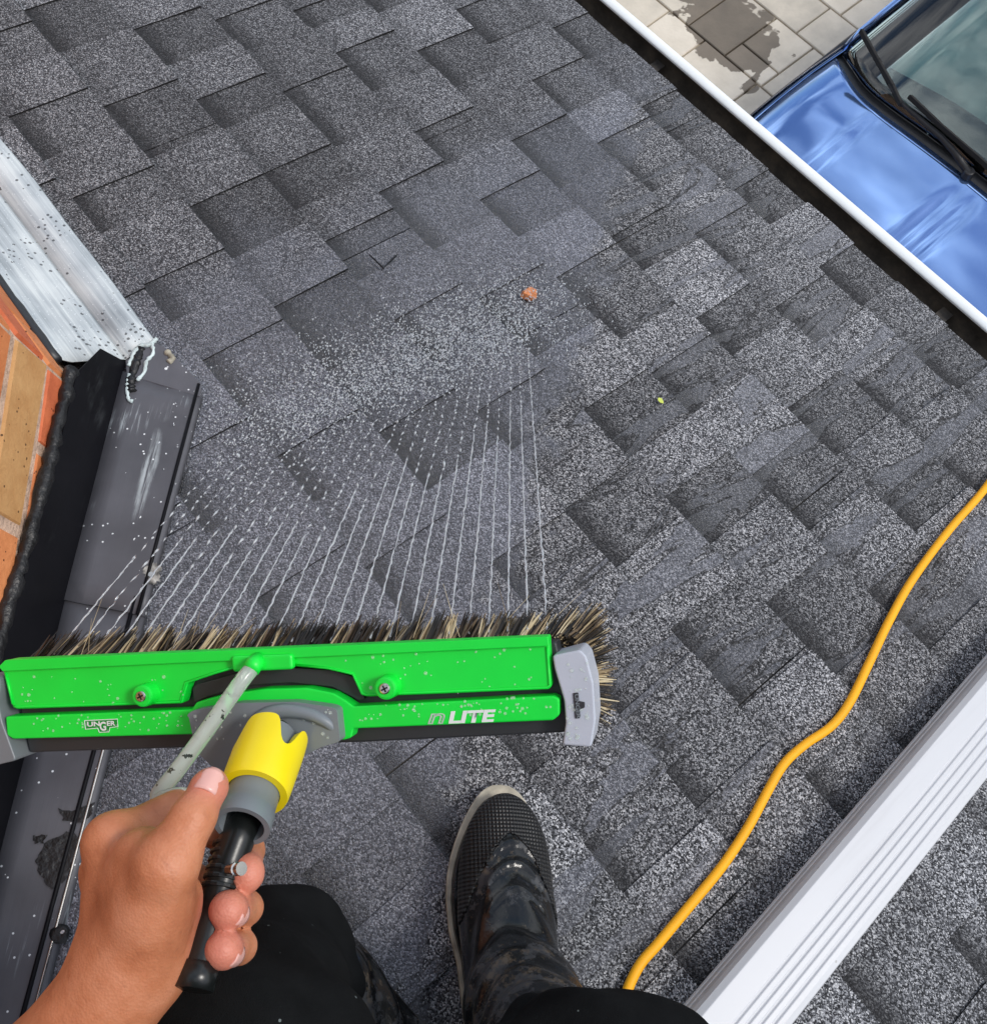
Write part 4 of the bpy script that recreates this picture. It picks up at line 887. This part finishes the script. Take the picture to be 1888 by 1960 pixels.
sd = (pt(462, 1662, .502) - pt(440, 1664, .508)).normalized(); s0 = pt(446, 1664, .503); m = MB(); m.tube([s0 - sd * .004, s0 + sd * .001, s0 + sd * .0015, s0 + sd * .003, s0 + sd * .0035, s0 + sd * .005, s0 + sd * .0055, s0 + sd * .0075], [.0028, .0028, .0036, .0036, .0028, .0028, .0036, .0036], 14); m.make('clamp_bolt', M['steel'], brush)
hp_ = spline([bp(511, 1266, .019), bp(497, 1292, .026), bp(470, 1340, .033), bp(440, 1392, .040), bp(410, 1440, .046), bp(384, 1482, .050), pt(356, 1527, .555), pt(318, 1600, .568), pt(280, 1720, .60), pt(245, 1880, .63), pt(190, 2150, .63)], 8)
m = MB(); m.tube(hp_, .0050, 16); ho = m.make('hose', M['hose'], brush, smooth=True)
# water beads on the tool
m = MB(); 
def dome(p, r, nrm, par=None):
    a = nrm.orthogonal().normalized(); b_ = nrm.cross(a); k = 8; rings = []
    for lv, (rr_, h) in enumerate(((1, -.05), (.88, .28), (.5, .52))): rings.append([p + (a * math.cos(2 * math.pi * i / k) * random.uniform(.95, 1.05) + b_ * math.sin(2 * math.pi * i / k)) * r * rr_ + nrm * r * h for i in range(k)])
    V = [q for r_ in rings for q in r_] + [p + nrm * r * .60]
    F = [(l * k + i, l * k + (i + 1) % k, (l + 1) * k + (i + 1) % k, (l + 1) * k + i) for l in range(2) for i in range(k)] + [(2 * k + i, 2 * k + (i + 1) % k, 3 * k) for i in range(k)] + [tuple(range(k - 1, -1, -1))]
    m.add(V, F)
for k in range(120):
    x = random.uniform(60, 1040); y = random.uniform(1243, 1335) - (x - 550) * .04
    if 365 < x < 700 and y > 1262 - (0): continue
    dome(bp(x, y, .0097), random.choice([.0005, .0006, .0008, .0012]) * random.uniform(.8, 1.2), Nb)
for k in range(60):
    x = random.uniform(700, 1060); dome(bp(x, random.uniform(1340, 1372) - (x - 700) * .045, .0116), random.uniform(.0004, .0011), Nb)
for k in range(50):
    x = random.uniform(60, 370); dome(bp(x, random.uniform(1364, 1398) - (x - 60) * .03, .0116), random.uniform(.0004, .0010), Nb)
for k in range(50):
    x = random.uniform(400, 660); dome(bp(x, random.uniform(1345, 1400), .0211) if not (530 < x < 595) else bp(x, 1345, .0211), random.uniform(.0005, .0015), Nb)
for k in range(30): dome(bp(random.uniform(1090, 1130), random.uniform(1260, 1410), .0121), random.uniform(.0005, .0016), Nb)
wb = m.make('water_beads', M['bead'], brush, smooth=True); wb['kind'] = 'stuff'

# ------------------------------------------------------------------ water jets and splash
VPX, VPY = 988.0, 275.0; NJ = 26; hits = []
for i in range(NJ):
    u = i / (NJ - 1); x0 = 62 + (1037 - 62) * u; y0 = 1262 - 48 * u; P0 = bp(x0, y0, -.022); 
    yh = 800 + (585 - 800) * u ** .8 + random.uniform(-22, 22); t = (y0 - yh) / (y0 - VPY); xh = x0 + (VPX - x0) * t
    H = rf(xh, yh, .012); hits.append(H); L = (H - P0).length; d = (H - P0).normalized(); m = MB()
    sag = Vector((0, 0, -.012)); a_ = d.orthogonal().normalized(); b_ = d.cross(a_)
    def jp(s, sp=0.0): return P0 + (H - P0) * s - sag * (4 * s * (1 - s)) * .5 + a_ * random.gauss(0, sp) + b_ * random.gauss(0, sp)
    brk = random.uniform(.12, .26) + .34 * u ** 2; s = 0.0
    path = []; k = int(brk * L / .006)
    for j in range(k + 1): path.append(jp(brk * j / k, .00028))
    ms = MB(); ms.tube(path, [.00068 * random.uniform(.45, 1.5) for _ in path], 6)
    s = brk
    while s < .985:
        ln = random.uniform(.0045, .014) * (1.25 - .85 * s); sp = .0004 + .012 * ((s - brk) / (1 - brk)) ** 2.8
        for q in range(1 if s < .7 else 2): m.octa(jp(min(1, s + random.uniform(0, .01)), sp), d + Vector((random.gauss(0, .06), random.gauss(0, .06), random.gauss(0, .06))), ln, random.uniform(.0008, .0015))
        s += (ln * 2.0 + random.uniform(.001, .009)) / L
    o = ms.make('water_jet', M['water'], origin=P0, smooth=True); dr = m.make('drops', M['water'], o, smooth=True); dr['kind'] = 'stuff'
    tag(o, 'thin white jet of water breaking into drops between brush and shingles', 'water jet', 'water jets spraying from the brush')
m = MB()
for H in hits:
    for k in range(230):
        r1, r2 = random.gauss(0, .045), random.gauss(0, .062); hz = abs(random.gauss(0, .014))
        c = H + ROOF @ Vector((r1 + r2 * .2, r2 + .01, hz - .003)); m.octa(c, (ROOF @ Vector((-.4 + random.gauss(0, .5), .6 + random.gauss(0, .5), random.gauss(0, .5)))), random.uniform(.0008, .0026), random.choice([.0006, .0008, .0010, .0012, .0016]))
sp = m.make('splash_drops', M['water'], origin=hits[13], smooth=True); tag(sp, 'white splash of water drops bouncing off the shingles', 'splash', kind='stuff')

# ------------------------------------------------------------------ the person holding the brush
per = thing('person', 'person in black trousers and rubber boots holding a wash brush', 'person', rw(.06, -.12, 0))
J = lambda x, y, d: np.array(pt(x, y, d))
mm_ = .001
wr_ = J(238, 1862, .490)
sh_ = np.array(rw(.10, -.62, 1.20)); el_ = J(-150, 2480, .47)
I = [J(216, 1612, .508), J(336, 1546, .535), J(474, 1628, .548), J(472, 1668, .518)]
Mi = [J(205, 1668, .535), J(305, 1650, .575), J(470, 1738, .530), J(436, 1742, .499)]
Ri = [J(208, 1735, .558), J(300, 1740, .592), J(458, 1812, .522), J(427, 1818, .492)]
Pi = [J(225, 1800, .572), J(295, 1815, .595), J(365, 1850, .580), J(368, 1868, .550)]
T = [J(285, 1790, .480), J(318, 1655, .468), J(370, 1564, .478), J(403, 1502, .492)]
prims = [cone(el_, lerp(el_, wr_, .55), .045, .037, .02), cone(lerp(el_, wr_, .5), wr_, .038, .0265, .02),
         cone(sh_, el_, .055, .045, .02),
         cone(wr_, I[0], .020, .0130, .014), cone(wr_, Mi[0], .020, .0130, .014), cone(wr_, Ri[0], .019, .0125, .014), cone(wr_, Pi[0], .019, .0115, .014),
         cone(T[0], T[1], .0190, .0155, .014), cone(lerp(wr_, T[1], .15), lerp(I[0], T[1], .55), .019, .0115, .014),
         cone(lerp(wr_, I[0], .6), lerp(T[1], I[0], .35), .013, .0105, .014), cone(lerp(wr_, T[1], .6), J(350, 1708, .494), .015, .0090, .014), cone(J(305, 1840, .495), J(342, 1748, .498), .015, .0090, .014),
         cone(T[1], T[2], .0145, .0112, .007), cone(T[2], lerp(T[2], T[3], .75), .0108, .0096, .004), ell(T[3], (.0090, .0090, .0086), None, .005)]
for Fg, r in ((I, (.0125, .0102, .0092, .0086)), (Mi, (.0125, .0105, .0092, .0089)), (Ri, (.012, .0098, .0090, .0088)), (Pi, (.011, .0088, .008, .0072))):
    prims.append(cone(Fg[0], Fg[1], r[0], r[1], .010)); dt = (Fg[3] - Fg[2]) / np.linalg.norm(Fg[3] - Fg[2])
    prims.append(('g', [cone(Fg[1], Fg[2], r[1], r[2], .004), cone(Fg[2], Fg[3] - dt * .003, r[2], r[3], .004), ell(Fg[3], (r[3] * 1.0,) * 3, None, .004),
                          ell(Fg[3] + (np.array(ROOF @ AXD) * .0040 if Fg is I else dt * .0005), (r[3] * .92,) * 3, None, .005)], None, None, None, .0005))
prims += [ell(I[0], (.0136, .0136, .0136), None, .008)]
def creases(D, G): return D
V, F = sdf_mesh(prims, .0019)
body = mk_np('arm_and_hand', V, F, M['skin'], per)
tipv = np.zeros(len(V))
for Fg in (I, Mi, Ri, Pi):
    dd = np.sqrt(((V - Fg[3]) ** 2).sum(1)); tipv = np.maximum(tipv, np.clip(1.15 - dd / .018, 0, .62))
dd = np.sqrt(((V - T[3]) ** 2).sum(1)); tipv = np.maximum(tipv, np.clip(1.1 - dd / .020, 0, .55))
at = body.data.attributes.new('tip', 'FLOAT', 'POINT'); at.data.foreach_set('value', tipv.tolist())
def nail(tip, back, nrm, w, l, r):
    d = Vector(tip - back).normalized(); nrm = Vector(nrm); nrm = (nrm - d * nrm.dot(d)).normalized(); s = d.cross(nrm); G = []
    for j in range(7):
        v = j / 6; G.append([])
        for i in range(-4, 5):
            a = i / 4 * .95 * (1 if v < .6 else math.sqrt(max(.05, 1 - ((v - .6) / .42) ** 2)))
            G[-1].append(Vector(tip) + d * (l * (v - .62)) + s * math.sin(a) * w + nrm * (r * (math.cos(a * .9)) + .0006 - .0012 * v * v))
    m = MB(); m.grid(G); o = m.make('fingernail', M['nail'], per, smooth=True); so = o.modifiers.new('solid', 'SOLIDIFY'); so.thickness = .0007
cv = Vector(ROOF @ CAM_C)
nail(T[3], T[2], Vector((cv - Vector(T[3])).normalized()) + (ROOF @ AXR) * -.15, .0080, .0135, .0101)
nail(Mi[3], Mi[2], (ROOF @ AXR) * .55 + (ROOF @ AXF) * -1.0, .0070, .011, .0094)
nail(Ri[3], Ri[2], (ROOF @ AXR) * .55 + (ROOF @ AXF) * -1.0, .0070, .011, .0094)

def boot(toe, ang, shaft_top, mat2, name='boot', open_r=.062):
    # roof-frame foot: +x to the toe
    Mx = Matrix.Rotation(ang, 3, 'Z'); o0 = Vector((toe[0], toe[1], .0085)) - Mx @ Vector((.30, 0, 0))
    Lw = lambda x, y, z: np.array(ROOF @ (o0 + Mx @ Vector((x, y, z))))
    out = []
    for i in range(48):
        a = 2 * math.pi * i / 48; c, s = math.cos(a), math.sin(a); x = .15 + .15 * math.copysign(abs(c) ** .78, c)
        w = .043 + .016 * math.exp(-((x - .20) / .08) ** 2) ; out.append((x, w * math.copysign(abs(s) ** .80, s) + (.004 if x > .15 else 0)))
    st = np.array(ROOF.transposed() @ Vector(shaft_top))
    foot = [ell(Lw(.205, .003, .045), (.090, .051, .040), np.array((Mx.transposed() @ ROOF.transposed())), .01), ell(Lw(.14, .002, .055), (.11, .048, .050), np.array((Mx.transposed() @ ROOF.transposed())), .02), ell(Lw(.05, 0, .05), (.056, .043, .052), np.array((Mx.transposed() @ ROOF.transposed())), .02),
            cone(Lw(.15, .002, .072), Lw(.085, 0, .12), .042, .047, .03), cone(Lw(.075, 0, .08), Lw(.068, 0, .15), .046, .050, .02), cone(Lw(.068, 0, .15), np.array(shaft_top), .050, open_r, .03)]
    par = bpy.data.objects.new(name, None)
    def post(D, G):
        # flat bottom, and rings of creases at the ankle
        q = (G - np.array(ROOF @ o0)) @ np.array(ROOF); loc = q @ np.array(Mx)
        D = np.maximum(D, -(loc[..., 2] - .010))
        z = loc[..., 2]; x = loc[..., 0]
        wv = .0022 * np.sin(z * 190 + 14 * x + 1.5 * np.sin(loc[..., 1] * 60)) * np.clip((z - .085) / .03, 0, 1)
        t1 = np.exp(-((x - (.185 - 2.5 * loc[..., 1] ** 2 * 10)) / .0045) ** 2) * .0030 + np.exp(-((x - (.213 - 2.5 * loc[..., 1] ** 2 * 10)) / .0050) ** 2) * .0036 + np.exp(-((x - (.235 - 2.5 * loc[..., 1] ** 2 * 10)) / .0050) ** 2) * .0036
        band = (np.abs(loc[..., 1]) < .032) * (z > .05)
        seam = np.exp(-(loc[..., 1] / .0016) ** 2) * .0008 * (z > .05) * (x > .10)
        return D + wv - t1 * band - seam
    V, F = sdf_mesh(foot, .0026, post)
    bo = mk_np(name, V, F, mat2, per)
    m = MB(); sc = lambda k, z: [ROOF @ (o0 + Mx @ Vector((.15 + (x - .15) * k, y * k, z))) for x, y in out]
    m.prism(sc(1.055, 0), sc(1.085, .020)); so = m.make('sole', M['sole'], bo, bevel=.002)
    m = MB(); m.prism(sc(1.0, .0185), sc(.975, .028)); m.make('foxing_strip', M['rubber'], bo, bevel=.0015)
    # ribbed toe cap: skin of the foot pushed out a little
    loc = ((V - np.array(ROOF @ o0)) @ np.array(ROOF)) @ np.array(Mx)
    lim = .243 - .085 * np.clip((np.abs(loc[:, 1] - .003) - .0) / .05, 0, 1.4) ** 1.6 - .05 * np.clip((.05 - loc[:, 2]) / .03, 0, 1)
    sel = (loc[:, 0] > lim) & (loc[:, 2] > .0105) & (loc[:, 2] < .095)
    fs = F[sel[F].all(1)]; used = np.unique(fs); mp_ = -np.ones(len(V), int); mp_[used] = np.arange(len(used))
    ctr = Lw(.19, 0, .035); P = V[used]; nn = P - ctr; nn /= np.linalg.norm(nn, axis=1)[:, None]
    lo_ = ((P + nn * .0016) - np.array(ROOF @ o0)) @ np.array(ROOF) @ np.array(Mx)
    me = bpy.data.meshes.new('toe_cap'); me.from_pydata(lo_.tolist(), [], mp_[fs].tolist()); me.update()
    tc = link('toe_cap', me, M['toecap'], bo, True); tc.matrix_local = Matrix.Translation(ROOF @ o0 - wloc(per)) @ (ROOF @ Mx).to_4x4()
    so2 = tc.modifiers.new('solid', 'SOLIDIFY'); so2.thickness = .0016; so2.offset = -1
    return bo
angR = math.atan2(.64, -.77)
A = lambda v: np.array(v)
kneeR = pt(1158, 2282, .62); kneeL = pt(528, 1842, .80); tl2 = pt(455, 2080, .62)
ankR = rw(.095, -.042, .12)
boot((-.072, .096), angR, lerp(ankR, kneeR, .55), M['rubber_mud'], open_r=.060)
tL = rfr(490, 1728, 0); hL = rfr(745, 2085, 0); angL = math.atan2(tL.y - hL.y, tL.x - hL.x)
ankL = ROOF @ (tL + (hL - tL).normalized() * .215 + Vector((0, 0, .13)))
boot((tL.x, tL.y), angL, lerp(ankL, kneeL, .68), M['rubber_mud'], open_r=.060)
# trousers: both legs and the seat in one piece
hipL, hipR = rw(.20, -.56, .80), rw(.42, -.36, .80)
tr = [cone(A(lerp(ankR, kneeR, .62)), A(kneeR), .072, .105, .03), cone(A(kneeR), A(hipR), .108, .12, .05),
      cone(A(kneeL), A(lerp(ankL, kneeL, .80)), .050, .058, .03), cone(A(kneeL), A(tl2), .050, .078, .04), cone(A(tl2), A(hipL), .080, .11, .05), cone(A(hipL), A(hipR), .12, .12, .05), cone(A(lerp(hipL, hipR, .5)), A(lerp(hipL, hipR, .5) + Vector((.02, -.02, .16))), .15, .15, .06)]
def folds(D, G):
    return D + (.0055 * np.sin(G[..., 0] * 55 + G[..., 2] * 38 + 2 * np.sin(G[..., 1] * 33))) + .003 * np.sin(G[..., 1] * 90 - G[..., 2] * 70)
V, F = sdf_mesh(tr, .007, folds); mk_np('trousers', V, F, M['cloth'], per)
hm_ = lerp(hipL, hipR, .5); tops_ = [cone(A(hm_ + Vector((.03, -.03, .12))), A(hm_ + Vector((.09, -.09, .42))), .15, .16, .06), cone(A(hm_ + Vector((.09, -.09, .42))) , A(sh_ + np.array((.02, -.02, .02))), .13, .075, .08), cone(A(hm_ + Vector((.09, -.09, .42))), A(hm_ + Vector((.27, .10, .48))), .13, .08, .08), cone(A(sh_), A(lerp(sh_, el_, .35)), .075, .066, .04)]
V, F = sdf_mesh(tops_, .012, folds); mk_np('shirt', V, F, M['cloth'], per)
